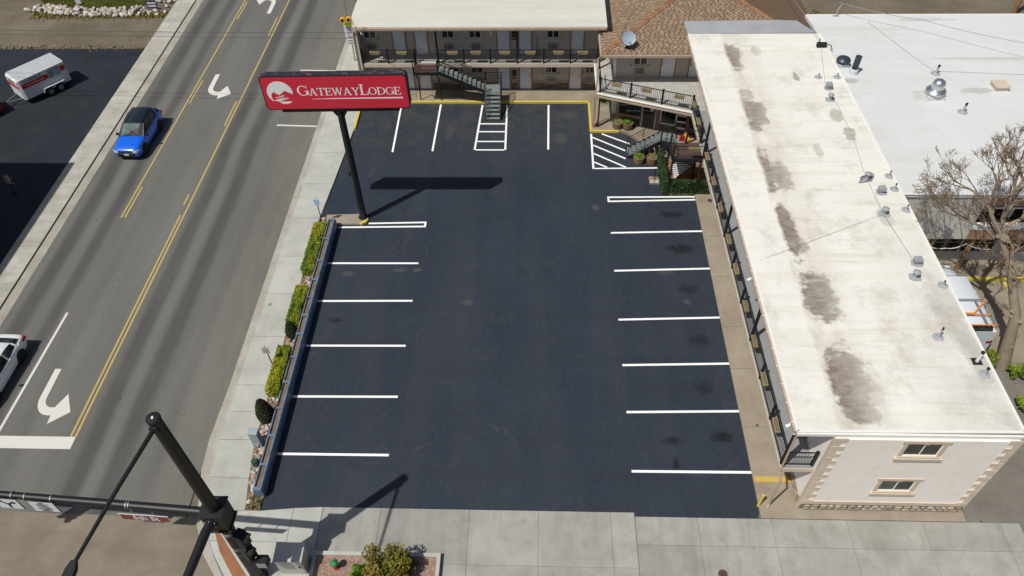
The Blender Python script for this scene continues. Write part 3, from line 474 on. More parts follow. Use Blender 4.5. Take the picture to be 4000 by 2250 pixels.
line(lot, -12.3, -6.84, 34.03, 34.16, ZL, 'white', skew=.13); line(lot, -10.44, -6.84, 34.4, 34.53, ZL, 'white', skew=.13); line(lot, -6.97, -6.84, 34.3, 34.53, ZL, 'white')
line(lot, 4.5, 10.05, 36.58, 36.71, ZL, 'white', skew=.2); line(lot, 4.5, 10.05, 36.98, 37.11, ZL, 'white', skew=.08); line(lot, 4.5, 4.62, 36.72, 36.97, ZL, 'white')
for a, b_ in (((-10.0, 47.2), (-9.92, 41.64)), ((-7.1, 47.3), (-7.18, 41.76)), ((-4.03, 47.24), (-4.29, 41.93)), ((-2.23, 47.24), (-2.19, 41.93)), ((.8, 47.24), (.75, 41.98)), ((3.75, 43.75), (3.74, 39.9))): bar(lot, a, b_, .13, ZL, 'white')
for yy, xa in ((44.92, -4.08), (43.99, -4.13), (42.86, -4.18), (41.91, -4.23)): line(lot, xa, -2.26, yy - .06, yy + .06, ZL, 'white')
line(lot, 3.82, 8.05, 39.88, 40.0, ZL, 'white', skew=.08)
for a, b_ in (((4.5, 43.76), (6.35, 42.62)), ((3.82, 43.36), (6.0, 41.86)), ((3.82, 42.48), (5.95, 41.0)), ((3.82, 41.56), (5.9, 40.08)), ((3.82, 40.62), (4.66, 40.06))): bar(lot, a, b_, .12, ZL, 'white')
# a long seam in the asphalt by the east stalls
MB().tube([(4.48, 36.4, .012), (4.47, 35, .012), (4.38, 31.4, .012), (4.34, 28.5, .012), (4.28, 25.6, .012), (4.34, 22, .012), (4.36, 18, .012), (4.3, 15.7, .012)], .013, 4).build('pavement_seam', 'lot_west', lot)
ZR = .004
def ry(x0, ya, yb, wd=.11, sl=.0125, mat='yellow'): bar(road, (x0, ya), (x0 + (yb - ya) * sl, yb), wd, ZR, mat)
ry(-22.53, 19.05, 170); ry(-22.76, 19.05, 35.16)
for a in (36.13, ): ry(-22.66, a, 37.17)
for a in (44.66, 57.2, 70): ry(-22.46 + (a - 44) * .008, a, a + 3.07)
ry(-26.28, 34.91, 170); ry(-26.04, 34.91, 37.9)
for a in (47.46, 59.96, 72.5): ry(-25.88 + (a - 47) * .0125, a, a + 3.05)
bar(road, (-26.5, 14.9 + 4.0), (-26.35, 27.0), .14, ZR, 'roadwhite'); line(road, -26.45, -22.5, 18.36, 19.04, ZR + .004, 'roadwhite')
line(road, -18.68, -15.58, 44.68, 44.83, ZR, 'roadwhite', skew=-.15); line(road, -18.54, -15.6, 51.9, 52.03, ZR, 'roadwhite', skew=-.1)
def turn_arrow(ox, oy, k=1.0, flip=1):
    """left-turn arrow: shaft, bend and triangular head in one flat shape"""
    pts = [(-.33, 2.6), (0, 2.6)]; cx, cy = .55, .42
    inner = [(cx - .5 * math.cos(t) , cy + .28 - .62 * math.sin(t)) for t in [i * PI / 2 / 6 for i in range(7)]]
    outer = [(cx - .88 * math.cos(t), cy + .28 - 1.12 * math.sin(t)) for t in [i * PI / 2 / 6 for i in range(7)]]
    poly = [(0.02, 2.6)] + inner + [(.75, .08), (1.12, .95), (1.72, -.2), (.78, -.95), (.75, -.42)] + outer[::-1] + [(-.33, 2.6)]
    q = [(ox + flip * x * k, oy + flip * y_ * k) for x, y_ in poly]
    mb = MB(); n = len(q); mb.add([(x, y_, ZR + .003) for x, y_ in q], [tuple(range(n))]); o = mb.build('turn_arrow', 'roadwhite', road)
    import bmesh
    bm = bmesh.new(); bm.from_mesh(o.data); bmesh.ops.triangulate(bm, faces=bm.faces); bmesh.ops.recalc_face_normals(bm, faces=bm.faces)
    if bm.faces[0].normal.z < 0: bmesh.ops.reverse_faces(bm, faces=bm.faces)
    bm.to_mesh(o.data); bm.free()
turn_arrow(-25.02, 20.65, .95); turn_arrow(-24.75, 48.9, .95); turn_arrow(-23.4, 63.4, .95, -1)

# ------------------------------------------------------------------ shared facade parts
def cyl_mesh(name, mat, r, h, n=10): return MB().lathe([(r, 0), (r, h)], n=n).mesh(name, mat)
_win = {}
def window(parent, x, y, z, w_, h, rz=0, big=False, green=False, head=True):
    """sliding window in a tan surround; local frame: wall plane y=0, outside towards -y, origin at the bottom centre of the opening"""
    key = (w_, h, big, green, head)
    if key not in _win:
        f = MB(); t_ = .04; rc = .045 if big else 0
        for a in ((-w_ / 2, w_ / 2, 0, t_), (-w_ / 2, w_ / 2, h - t_, h)): f.box(a[0], a[1], -.035 + rc, rc, a[2], a[3])
        for xx in (-w_ / 2, w_ / 2 - t_, -t_ / 2): f.box(xx, xx + t_, -.034 + rc, rc, t_, h - t_)
        p1 = MB().box(-w_ / 2 + t_, -t_ / 2, -.012 + rc, rc, t_, h - t_); p2 = MB().box(t_ / 2, w_ / 2 - t_, -.016 + rc, rc, t_, h - t_)
        s_ = .15 if big else .1; hb = .17 if big else .12
        sill = MB().box(-w_ / 2 - s_ - .1, w_ / 2 + s_ + .1, -.13, 0, -s_ * 1.5, -s_ * .5).box(-w_ / 2 - s_, w_ / 2 + s_, -.085, 0, -s_ * .5, 0)
        jd = -.04 if big else -.08; j1 = MB().box(-w_ / 2 - s_, -w_ / 2, jd, 0, 0, h); j2 = MB().box(w_ / 2, w_ / 2 + s_, jd, 0, 0, h)
        hd = MB().box(-w_ / 2 - s_ - .1, w_ / 2 + s_ + .1, -.1, 0, h, h + hb) if not big else MB().box(-w_ / 2 - s_ - .1, w_ / 2 + s_ + .1, -.05, 0, h, h + hb)
        if big: hd.box(-.09, .09, -.065, -.05, h - .03, h + hb + .03)
        _win[key] = [f.mesh('window', 'vinyl'), p1.mesh('pane', 'glass_g' if green else 'glass'), p2.mesh('pane', 'glass'), sill.mesh('sill', 'tan'), j1.mesh('jamb', 'tan'), j2.mesh('jamb', 'tan'), hd.mesh('head_trim', 'tan')]
    ms = _win[key]; o = piece('window', ms[0], parent, (x, y, z), (0, 0, rz))
    for nm, me in zip(('pane', 'pane', 'sill', 'jamb', 'jamb', 'head_trim'), ms[1:]):
        if nm == 'head_trim' and not head: continue
        piece(nm, me, o, w=False)
    return o
_d = {}
def door(parent, x, y, z, w_=.86, h=2.05, rz=0, left=True):
    k = (w_, h, left)
    if k not in _d:
        b_ = MB().box(-w_ / 2, w_ / 2, -.03, 0, .04, h); fr = MB().box(-w_ / 2 - .09, -w_ / 2, -.055, 0, 0, h + .09).box(w_ / 2, w_ / 2 + .09, -.055, 0, 0, h + .09).box(-w_ / 2, w_ / 2, -.055, 0, h, h + .09)
        s = -1 if left else 1; kn = MB().lathe([(.03, 0), (.035, .03), (.02, .06)], (s * (w_ / 2 - .08), -.03, 1.0), 8, Matrix.Rotation(PI / 2, 3, 'X')).lathe([(.028, 0), (.03, .02), (.02, .03)], (s * (w_ / 2 - .08), -.03, 1.18), 8, Matrix.Rotation(PI / 2, 3, 'X'))
        _d[k] = [b_.mesh('door', 'door'), fr.mesh('door_frame', 'tan_d'), kn.mesh('door_knob', 'blackd'), MB().box(-w_ / 2, w_ / 2, -.1, 0, 0, .04).mesh('threshold', 'steel')]
    o = piece('door', _d[k][0], parent, (x, y, z), (0, 0, rz))
    for nm, me in zip(('door_frame', 'door_knob', 'threshold'), _d[k][1:]): piece(nm, me, o, w=False)
    return o
_ac = {}
def ac_unit(parent, x, y, z, rz=0, w_=.68, h=.42):
    if 'a' not in _ac:
        g = MB().box(-w_ / 2, w_ / 2, -.12, 0, 0, .035).box(-w_ / 2, w_ / 2, -.12, 0, h - .035, h).box(-w_ / 2, -w_ / 2 + .05, -.12, 0, .035, h - .035).box(w_ / 2 - .05, w_ / 2, -.12, 0, .035, h - .035).box(-.12, -.08, -.119, 0, .035, h - .035)
        for k in range(4): g.box(-w_ / 2 + .05, w_ / 2 - .05, -.115, -.1, .08 + k * .08, .105 + k * .08)
        _ac['a'] = [g.mesh('air_conditioner', 'ac'), MB().box(-w_ / 2 + .05, w_ / 2 - .05, -.07, 0, .035, h - .035).mesh('grille_recess', 'blackd')]
    o = piece('air_conditioner', _ac['a'][0], parent, (x, y, z), (0, 0, rz)); piece('grille_recess', _ac['a'][1], o, w=False); return o
STONE = [blob_mesh('stone', 'stone', s, (1, .45, 1), 7, 4, .12) for s in range(5)]
STONED = [blob_mesh('stone', 'stone_d', s, (1, .45, 1), 7, 4, .12) for s in range(5)]
def stone_band(parent, x0, x1, y, z0, z1, rows, sw, meshes, along='x'):
    hgt = (z1 - z0) / rows; nmax = 0
    for r in range(rows):
        x = x0 + random.uniform(0, sw * .4)
        while x < x1 - .04:
            ww = min(sw * random.uniform(.75, 1.35), x1 - x); cx = x + ww / 2; cz = z0 + (r + .5) * hgt + random.uniform(-.015, .015)
            lc = (cx, y, cz) if along == 'x' else (y, cx, cz)
            piece('stone', random.choice(meshes), parent, lc, (random.uniform(-.1, .1), random.uniform(-.25, .25), 0 if along == 'x' else PI / 2), (ww * .54, .09 + random.uniform(0, .03), hgt * .56)); x += ww; nmax += 1
    return nmax
def railing(parent, p0, p1, z, h=1.02, post=True, boxes=None, pr=.05, nbal=None, posts_at=None):
    """steel railing from p0 to p1 (xy): posts, top and bottom rail, a panel of thin balusters"""
    a, b_ = Vector((*p0, z)), Vector((*p1, z)); L = (b_ - a).length; n = nbal or max(2, round(L / .125))
    MB().beam(a + Vector((0, 0, h)), b_ + Vector((0, 0, h)), .05, .04).build('top_rail', 'black', parent)
    MB().beam(a + Vector((0, 0, .1)), b_ + Vector((0, 0, .1)), .04, .035).build('bottom_rail', 'black', parent)
    mb = MB()
    for i in range(1, n):
        q = a.lerp(b_, i / n); mb.tube([q + Vector((0, 0, .1)), q + Vector((0, 0, h - .02))], .0115, 4, False)
    mb.build('balusters', 'black', parent, kind='stuff')
def rail_post(parent, x, y, z, h=1.1, s=.055): return MB().box(x - s, x + s, y - s, y + s, z, z + h).build('railing_post', 'black', parent)

# ------------------------------------------------------------------ east motel wing
def rx(y_): return 10.05 + (42 - y_) * .0137
def ex(y_): return 9.95 + (46.3 - y_) * .0113
EB = thing('motel_wing', 'long two-storey pale stucco motel wing with stained white flat roof', 'building', (15.3, 16, 0))
MB().prism([(11.82, 16.1), (18.93, 16.1), (18.4, 46.3), (11.82, 46.3)], 0, 5.86).build('wall', 'stucco', EB)
for b_ in ((11.82, 14.69, 0, 5.86), (16.09, 18.93, 0, 5.86), (14.69, 16.09, 0, 1.78), (14.69, 16.09, 2.7, 4.72), (14.69, 16.09, 5.67, 5.86)): MB().box(b_[0], b_[1], 15.95, 16.1, b_[2], b_[3]).build('south_wall_panel', 'stucco', EB)
EROOF = [(ex(16.15), 16.15), (19.06, 16.25), (18.5, 46.45), (9.93, 46.45)]
# membrane in world coordinates so that its stains sit where they belong
er = MB().prism(EROOF, 5.86, 6.1).build('roof', 'roof_e', EB); er.data.transform(Matrix.Translation(wl(EB))); er.location = -wl(EB)
for a, b_ in ((0, 1), (1, 2), (0, 3)): MB().beam((*EROOF[a], 6.1), (*EROOF[b_], 6.1), .11, .06).build('edge_flashing', 'edge', er, w=False).location = (0, 0, 0)
for xs in (12.2, 13.3, 14.9, 16.5, 17.7): MB().beam((xs + .12, 16.4, 6.1), (xs - .1, 46.2, 6.1), .05, .022).build('membrane_seam', 'roof_e', er, w=False)
for y0, x0, x1 in ((19.6, 13.5, 18.3), (17.3, 14.2, 17.5), (22.9, 12.5, 18), (26.2, 12.4, 16.6), (33.4, 12.5, 18), (38.5, 12.4, 17.5), (42.6, 11, 17.5)): MB().beam((x0, y0, 6.1), (x1, y0 + .05, 6.1), .09, .02).build('membrane_seam', 'roof_e', er, w=False)
fz = MB(); [fz.lathe([(.055, 0), (.05, .016), (.0, .024)], (random.uniform(11, 18.4), random.uniform(17, 30), 6.1), 7) for _ in range(130)]; fz.build('membrane_fasteners', 'roof_e', er, w=False, kind='stuff')
MB().prism([(rx(16.3), 16.25), (11.82, 16.25), (11.82, 46.3), (rx(46.3), 46.3)], 2.7, 2.965).build('balcony_slab', 'tan', EB)
MB().prism([(rx(16.3) + .04, 16.29), (11.81, 16.29), (11.81, 46.28), (rx(46.3) + .04, 46.28)], 2.965, 3.0).build('balcony_floor', 'deck_e', EB)
MB().beam((ex(16.2) + .1, 16.2, 5.75), (ex(46.3) + .1, 46.3, 5.75), .06, .3).build('fascia', 'tan', EB)
MB().beam((ex(16.2) - .07, 16.18, 6.0), (ex(46.3) - .07, 46.3, 6.0), .13, .12).build('gutter', 'gutterm', EB)
gs = MB(); [gs.beam((ex(q) - .15, q, 6.066), (ex(q) + .03, q, 6.07), .03, .012) for q in np.arange(16.6, 46, .92)]; gs.build('gutter_straps', 'edge', EB, kind='stuff')
MB().box(ex(16.2), 19.0, 16.05, 16.14, 5.9, 6.06).build('south_gutter', 'edge', EB)
MB().box(ex(16.2) + .1, 18.95, 15.96, 16.1, 5.72, 5.86).build('south_fascia', 'tan_d', EB) if 0 else None
for q in (16.5, 23.15, 30.4, 37.6): MB().box(rx(q) + .02, rx(q) + .14, q - .06, q + .06, 3.0, 5.86).build('post', 'black', EB)
ysr = [16.5, 18.7, 20.9, 23.15, 25.55, 28, 30.4, 32.7, 35, 37.25]
for a, b_ in zip(ysr[:-1], ysr[1:]): railing(EB, (rx(a) + .07, a), (rx(b_) + .07, b_), 3.0)
for q in ysr: rail_post(EB, rx(q) + .07, q, 3.0)
railing(EB, (rx(38.75) + .07, 38.75), (rx(40.5) + .07, 40.5), 3.0); railing(EB, (rx(40.5) + .07, 40.5), (10.1, 42.2), 3.0); rail_post(EB, rx(38.75) + .07, 38.75, 3); rail_post(EB, rx(40.5) + .07, 40.5, 3)
railing(EB, (10.52, 16.42), (11.75, 16.42), 3.0); rail_post(EB, 11.72, 16.42, 3.0)
MB().box(11.83, 18.92, 15.9, 15.95, .5, .76).build('ledge', 'tan', EB); MB().box(11.83, 18.92, 15.9, 15.95, .09, .5).build('stone_backing', 'mortar', EB)
stone_band(EB, 11.86, 18.9, 15.86, .09, .5, 2, .31, STONE); stone_band(EB, 16.0, 18.5, 11.80, .1, .6, 2, .3, STONE, 'y'); MB().box(11.76, 11.82, 15.951, 16.12, .1, 5.85).build('corner_pilaster', 'tan', EB)
for k in range(20):
    z0 = .3 + k * .284; ln = (.5 if k % 2 else .27) + random.uniform(-.015, .015); ql = MB().box(11.77, 11.77 + ln, 15.912 + random.uniform(-.006, .006), 15.95, z0 + .012, z0 + .272)
    ql.build('quoin', 'quoin', EB); MB().box(18.98 - ln, 18.98, 15.912 + random.uniform(-.006, .006), 15.95, z0 + .012, z0 + .272).build('quoin', 'quoin', EB)
window(EB, 15.39, 15.95, 4.72, 1.4, .95, 0, True); window(EB, 15.39, 15.95, 1.78, 1.4, .92, 0, True, True)
for k in range(8):
    for z0 in (.09, 3.0):
        q = 18.2 + k * 3.35; door(EB, 11.82, q, z0, rz=-PI / 2); window(EB, 11.82, q + 1.6, z0 + 1.2, .87, .9, -PI / 2); ac_unit(EB, 11.82, q + 1.6, z0 + .45, -PI / 2)
MB().tube([(10.2, 16.15, 5.9), (10.42, 16.3, 5.6), (10.44, 16.28, 3.1), (10.4, 16.2, 2.75), (10.5, 16.0, 2.4), (10.52, 16.02, .2), (10.4, 15.85, .12)], .045, 8).build('downspout', 'gutterm', EB)
MB().box(10.26, 10.34, 16.76, 16.88, 5.5, 5.6).tube([(10.28, 16.82, 5.52), (10.16, 16.8, 5.42)], [.05, .08], 8).build('flood_lamp', 'vinyl', EB)
MB().box(10.15, 10.25, 24.78, 24.9, 5.55, 5.62).tube([(10.18, 24.84, 5.56), (10.02, 24.8, 5.48)], [.05, .08], 8).build('flood_lamp', 'vinyl', EB)

# ------------------------------------------------------------------ north motel wing
NB = thing('motel_wing', 'two-storey motel wing with white doors and black balcony railing behind the stalls', 'building', (-4, 49.2, 0))
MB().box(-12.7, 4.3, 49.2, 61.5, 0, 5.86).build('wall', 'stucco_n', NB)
MB().prism([(-12.3, 47.5), (4.65, 47.5), (4.75, 62), (-12.95, 62), (-12.95, 48.85)], 5.86, 6.05).build('roof', 'roof_n', NB)
MB().box(-12.3, 4.62, 47.4, 47.5, 5.84, 6.0).build('gutter', 'gutterm', NB); MB().box(-12.25, 4.4, 47.5, 47.52, 6.05, 6.075).build('edge_flashing', 'edge', NB)
MB().prism([(4.66, 47.45), (4.95, 47.3), (5.0, 61), (4.76, 61)], 5.7, 5.98).build('gap_shadow', 'blackd', NB)  # black strip stands in for the shadow gap beside the roof's east end
MB().box(-12.4, 4.3, 47.93, 48.12, 5.5, 5.86).build('fascia', 'tan', NB)
MB().box(-12.5, 4.28, 47.95, 49.2, 2.7, 2.965).build('balcony_slab', 'tan', NB); MB().box(-12.48, 4.26, 47.98, 49.19, 2.965, 3.0).build('balcony_floor', 'deck_n', NB)
MB().box(-12.74, -12.52, 47.85, 48.12, .15, 5.86).build('corner_pier', 'tan', NB); MB().box(-12.7, -12.62, 48.12, 49.2, .15, 5.86).build('end_wall', 'tan', NB)
MB().tube([(-12.35, 47.45, 5.9), (-12.7, 47.78, 5.55), (-12.78, 47.8, 5.3), (-12.78, 47.8, .2)], .045, 8).build('downspout', 'gutterm', NB)
for x in (-7.09, -1.46, 4.2): MB().box(x - .06, x + .06, 47.96, 48.08, 3.0, 5.5).build('post', 'black', NB)
xsr = [-12.45, -10.63, -8.68], [-7.09, -5.24, -3.36, -1.46, .41, 2.29, 4.2]
for seg in xsr:
    for a, b_ in zip(seg[:-1], seg[1:]): railing(NB, (a, 48.02), (b_, 48.02), 3.0)
    for q in seg: rail_post(NB, q, 48.02, 3.0)
for x, l in ((-9.62, 1), (-8.35, 1), (-2.49, 1), (-.9, 0), (2.77, 0)): door(NB, x, 49.2, .15, .82, 2.05, 0, bool(l))
for x, l in ((-9.9, 1), (-8.32, 0), (-2.47, 1), (-.91, 0), (2.78, 0)): door(NB, x, 49.2, 3.0, .84, 2.1, 0, bool(l))
for x in (-11.93, -6.39, -4.47, 1.05): window(NB, x, 49.2, 4.3, .85, .92, head=False, green=x < -4); ac_unit(NB, x + .01, 49.2, 3.42)
for x in (-6.2, -4.45, .98): window(NB, x, 49.2, 1.5, .85, .92, green=x < -4); ac_unit(NB, x, 49.2, .64)
window(NB, 3.78, 49.2, 1.5, .66, .92); ac_unit(NB, 3.78, 49.2, .64)
for a, b_ in ((-12.5, -10.2), (-7.8, -3.05), (-1.98, -1.44), (-.36, 2.24), (3.3, 4.25)):
    MB().box(a, b_, 49.13, 49.2, .15, .68).build('stone_backing', 'mortar', NB); MB().box(a, b_, 49.08, 49.2, .68, .8).build('ledge', 'tan_d', NB); MB().box(a, b_, 49.12, 49.2, .8, .86).build('ledge', 'tan', NB)
    stone_band(NB, a + .02, b_, 49.12, .17, .68, 3, .23, STONED)
for x, z0 in ((-12.2, 5.4), (-3.3, 5.42)): MB().box(x - .05, x + .05, 47.88, 47.93, z0, z0 + .1).tube([(x, 47.88, z0 + .05), (x + .08, 47.74, z0 - .03)], [.05, .08], 8).build('flood_lamp', 'vinyl', NB)

def extinguisher(x, z0, label):
    t = thing('fire_extinguisher', label, 'extinguisher', (x, 49.17, z0), 0, 'fire extinguishers on the north wing')
    MB().box(-.14, .14, -.1, .03, -.08, .55).build('backing_cabinet', 'redwood', t, w=False); MB().lathe([(.05, 0), (.085, .03), (.085, .33), (.04, .4), (.03, .45)], (0, -.14, 0), 12).build('cylinder', 'red', t, w=False, smooth=True)
    MB().tube([(0, -.14, .44), (.06, -.17, .42), (.08, -.18, .2)], .015, 6).build('hose', 'plastic', t, w=False); MB().box(-.04, .04, -.24, -.22, .13, .2).build('paper_label', 'vinyl', t, w=False)
extinguisher(-1.72, 4.25, 'red fire extinguisher on the upper floor between two white doors'); extinguisher(-1.72, 1.15, 'red fire extinguisher on the ground floor between two white doors')
# broom and chair on the balcony
b_ = thing('wooden_broom', 'wooden broom leaning on upstairs wall near the railing', 'broom', (-.1, 49.1, 3.0)); MB().tube([(0, 0, .3), (.05, .06, 1.3)], .02, 6).build('handle', 'wood', b_, w=False); MB().box(-.16, .14, -.05, .05, 0, .35).build('bristles', 'tan_d', b_, w=False)

# ------------------------------------------------------------------ lobby block: shingled hip roof, deck, shop front
LB = thing('lobby_building', 'motel office block with brown shingle hip roof and angled upper deck', 'building', (8, 46.2, 0))
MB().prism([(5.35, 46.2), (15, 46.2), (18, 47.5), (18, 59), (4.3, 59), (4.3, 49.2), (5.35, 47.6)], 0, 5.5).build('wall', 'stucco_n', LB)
MB().prism([(5.6, 45.0), (11.7, 43.2), (11.81, 46.19), (5.6, 46.19)], .15, 2.72).build('shop_wall', 'brownwall', LB)
DECK = [(4.02, 44.28), (10.05, 42.1), (rx(41.5), 41.6), (11.8, 41.6), (11.8, 46.19), (5.34, 46.19), (5.34, 47.6), (4.3, 49.1), (4.3, 47.9), (4.02, 47.9)]
MB().prism(DECK, 2.74, 2.99).build('deck_slab', 'tan', LB); MB().prism([(4.1, 44.36), (10.1, 42.2), (11.79, 42.2), (11.79, 46.18), (5.33, 46.18), (5.33, 47.6), (4.32, 49.08), (4.1, 48.0)], 2.985, 3.018).build('deck_floor', 'deck', LB)
MB().beam((4.0, 44.22, 2.99), (10.07, 42.02, 2.99), .14, .05).build('deck_flashing', 'edge', LB); MB().beam((4.0, 44.2, 2.8), (10.05, 42.0, 2.8), .09, .13).build('deck_gutter', 'gutterm', LB)
MB().beam((3.99, 44.25, 2.985), (3.99, 47.9, 2.985), .1, .05).build('deck_flashing', 'edge', LB)
dp = [(4.2, 44.37), (6.17, 43.68), (8.18, 42.95), (10.08, 42.3)]
for a, b2 in zip(dp[:-1], dp[1:]): railing(LB, a, b2, 3.02)
for q in dp: rail_post(LB, *q, 3.02, 1.12, .06)
railing(LB, (4.2, 44.37), (4.2, 46.1), 3.02, nbal=9)
for x, y_ in ((4.23, 44.42), (10.1, 42.35)): MB().box(x - .05, x + .05, y_ - .05, y_ + .05, .15, 2.74).build('deck_post', 'black', LB)
MB().box(4.2, 4.32, 47.2, 47.32, 3, 5.7).build('post', 'black', LB)
MB().box(5.3, 5.6, 46.0, 46.3, .15, 2.74).build('white_pier', 'vinyl', LB); MB().box(5.28, 5.34, 46.2, 47.6, 3.02, 5.45).build('side_wall', 'vinyl', LB)
window(LB, 6.95, 46.2, 3.99, .92, 1.0, head=False); ac_unit(LB, 6.93, 46.2, 3.3); door(LB, 8.86, 46.2, 3.02, .88, 2.1); door(LB, 10.75, 46.2, 3.02, .88, 2.1)
# shop front glazing on the slanted ground floor wall
sdir = Vector((11.7 - 5.6, 43.2 - 45.0, 0)).normalized(); sn = Vector((sdir.y, -sdir.x, 0)); sang = math.atan2(sdir.y, sdir.x)
def shop(s0, s1, z0, z1, depth, name, mat, d0=0): 
    a = Vector((5.6, 45.0, 0)) + sdir * s0 + sn * d0; b2 = Vector((5.6, 45.0, 0)) + sdir * s1 + sn * d0
    pts = [tuple(a.xy), tuple(b2.xy), tuple((b2 + sn * depth).xy), tuple((a + sn * depth).xy)]
    return MB().prism(pts, z0, z1).build(name, mat, LB)
shop(.1, 1.6, .95, 2.6, .04, 'shop_window', 'shopglass'); shop(.05, 1.65, .82, .95, .08, 'shop_sill', 'tan_d'); shop(1.68, 1.78, .15, 2.7, .07, 'shop_frame', 'silver'); shop(1.78, 2.6, .2, 2.6, .03, 'shop_door', 'shopglass'); shop(2.6, 2.72, .15, 2.7, .07, 'shop_frame', 'silver'); shop(1.78, 2.6, 1.5, 1.54, .06, 'shop_door_bar', 'silver')
shop(2.8, 2.95, .15, 2.7, .06, 'brick_pier', 'brick'); shop(3.0, 4.1, .8, 2.6, .04, 'shop_window', 'shopglass'); shop(2.97, 3.05, .75, 2.65, .07, 'shop_frame', 'vinyl'); shop(4.02, 4.12, .75, 2.65, .07, 'shop_frame', 'vinyl'); shop(2.97, 4.12, .68, .76, .08, 'shop_frame', 'vinyl'); shop(4.15, 4.75, .2, 2.6, .04, 'shop_door', 'shopglass')
for zz in (.5, 1.0, 1.5, 2.0): shop(4.15, 4.75, zz, zz + .12, .055, 'louvre_slat', 'vinyl')
shop(4.8, 4.95, .15, 2.7, .06, 'brick_pier', 'brick'); shop(5.0, 6.0, .7, 2.6, .04, 'shop_window', 'shopglass'); shop(4.97, 5.05, .6, 2.65, .07, 'shop_frame', 'vinyl')
n_st = 0
for s0, s1 in ((3.0, 4.1), (5.0, 6.2), (.1, 1.6)):
    s_ = s0
    while s_ < s1 - .1:
        for zz in (.2, .38, .56):
            q = Vector((5.6, 45.0, 0)) + sdir * (s_ + .14) + sn * .03; piece('stone', random.choice(STONED), LB, (q.x, q.y, zz + .06), (0, random.uniform(-.2, .2), sang), (.15, .08, .095))
        s_ += .27
shop(2.25, 2.5, 1.55, 1.95, .036, 'door_notice', 'sgnw', .01); shop(3.05, 3.35, 2.05, 2.35, .006, 'window_notice', 'hgreen', .042)
# hip roof
RZ, SL = 5.55, .25; ridge_y = 51.9; SWc, SEc = (4.15, 44.75), (18.7, 44.75); hh = ridge_y - 44.75; rzz = RZ + SL * hh
r1, r2 = (SWc[0] + hh, ridge_y), (SEc[0] - hh, ridge_y); NWc, NEc = (4.15, 59.05), (18.7, 59.05)
MB().add([(*SWc, RZ), (*SEc, RZ), (*NEc, RZ), (*NWc, RZ), (*r1, rzz), (*r2, rzz)], [(0, 1, 5, 4), (1, 2, 5), (2, 3, 4, 5), (3, 0, 4), (3, 2, 1, 0)]).build('roof_deck', 'shing_b', LB)
MB().box(4.12, 10.2, 44.66, 44.75, RZ - .17, RZ + .0).build('gutter', 'gutterm', LB); MB().box(4.06, 4.15, 44.66, 47.4, RZ - .17, RZ).build('gutter', 'gutterm', LB)
MB().box(4.3, 11.8, 44.8, 46.2, RZ - .16, RZ - .06).build('soffit', 'tan', LB)
MB().tube([(4.1, 44.68, 5.45), (3.95, 44.75, 5.3), (3.95, 44.4, 4.9), (3.93, 44.3, 3.1), (3.95, 44.35, .2)], .045, 8).build('downspout', 'gutterm', LB)
MB().tube([(4.02, 44.2, 2.75), (3.87, 44.5, 2.5), (3.87, 44.55, .2)], .04, 8).build('downspout', 'gutterm', LB)
sv, sf = [], []; tabs = []
row = .145; cs = 1 / math.hypot(1, SL)
def add_tab(kind, u, d):
    wd = random.uniform(.15, .26)
    tabs.append((kind, u, d, wd)); return wd
for face in ('S', 'W'):
    d = .0; r_ = 0
    while d < (hh * .99 if face == 'S' else 4.8):
        u0, u1 = d + .02, ((SEc[0] - SWc[0]) - d - .02 if face == 'S' else 14.0 - d)
        u = u0 + random.uniform(0, .2)
        while u < u1 - .1:
            wd = random.uniform(.16, .3); wd = min(wd, u1 - u)
            if not (face == 'S' and 10.1 < u + SWc[0] < 18.3 and d < 1.5): tabs.append((face, u, d, wd))
            u += wd + random.uniform(.05, .14)
        d += row * cs; r_ += 1
def tab_verts(face, u, d, wd):
    ln = row * 1.12 * cs; th = .028
    out = []
    for (uu, dd, hz) in ((u, d, th), (u + wd, d, th), (u + wd, d + ln, .006), (u, d + ln, .006), (u, d, -.004), (u + wd, d, -.004)):
        x, y_ = (SWc[0] + uu, SWc[1] + dd) if face == 'S' else (SWc[0] + dd, SWc[1] + uu)
        out.append((x, y_, RZ + SL * dd + hz))
    return out
tf = [(0, 1, 2, 3), (0, 4, 5, 1), (0, 3, 4), (1, 5, 2)]
vis = [t for t in tabs if t[0] == 'S' and SWc[0] + t[1] < 9.9]; vis.sort(key=lambda t: t[2]); near = set(id(t) for t in vis[:300])
rest = MB()
for t in tabs:
    v = tab_verts(*t); fl = tf if t[0] == 'S' else [tuple(reversed(f)) for f in tf]
    if id(t) in near: MB().add(v, fl).build('shingle', 'shing1', LB)
    else: rest.add(v, fl)
rest.build('shingles', 'shing', LB, kind='stuff')
for i in range(34):
    a = i * .2 + .05; x, y_, z_ = SWc[0] + a, SWc[1] + a, RZ + SL * a + .03; q = .13; l = .2
    MB().add([(x - q, y_ + q - .0, z_ - .01), (x, y_, z_ + .045), (x + q, y_ - q, z_ - .01), (x - q + l, y_ + q + l, z_ + SL * l - .02), (x + l, y_ + l, z_ + SL * l + .02), (x + q + l, y_ - q + l, z_ + SL * l - .02)], [(0, 1, 4, 3), (1, 2, 5, 4)]).build('ridge_cap', 'cap', LB)
for i in range(30):
    a = i * .2 + 1.5; x, y_, z_ = SEc[0] - a, SEc[1] + a, RZ + SL * a + .03; q = .13; l = .2
    MB().add([(x + q, y_ + q, z_ - .01), (x, y_, z_ + .045), (x - q, y_ - q, z_ - .01), (x + q - l, y_ + q + l, z_ + SL * l - .02), (x - l, y_ + l, z_ + SL * l + .02), (x - q - l, y_ - q + l, z_ + SL * l - .02)], [(3, 4, 1, 0), (4, 5, 2, 1)]).build('ridge_cap', 'cap', LB)
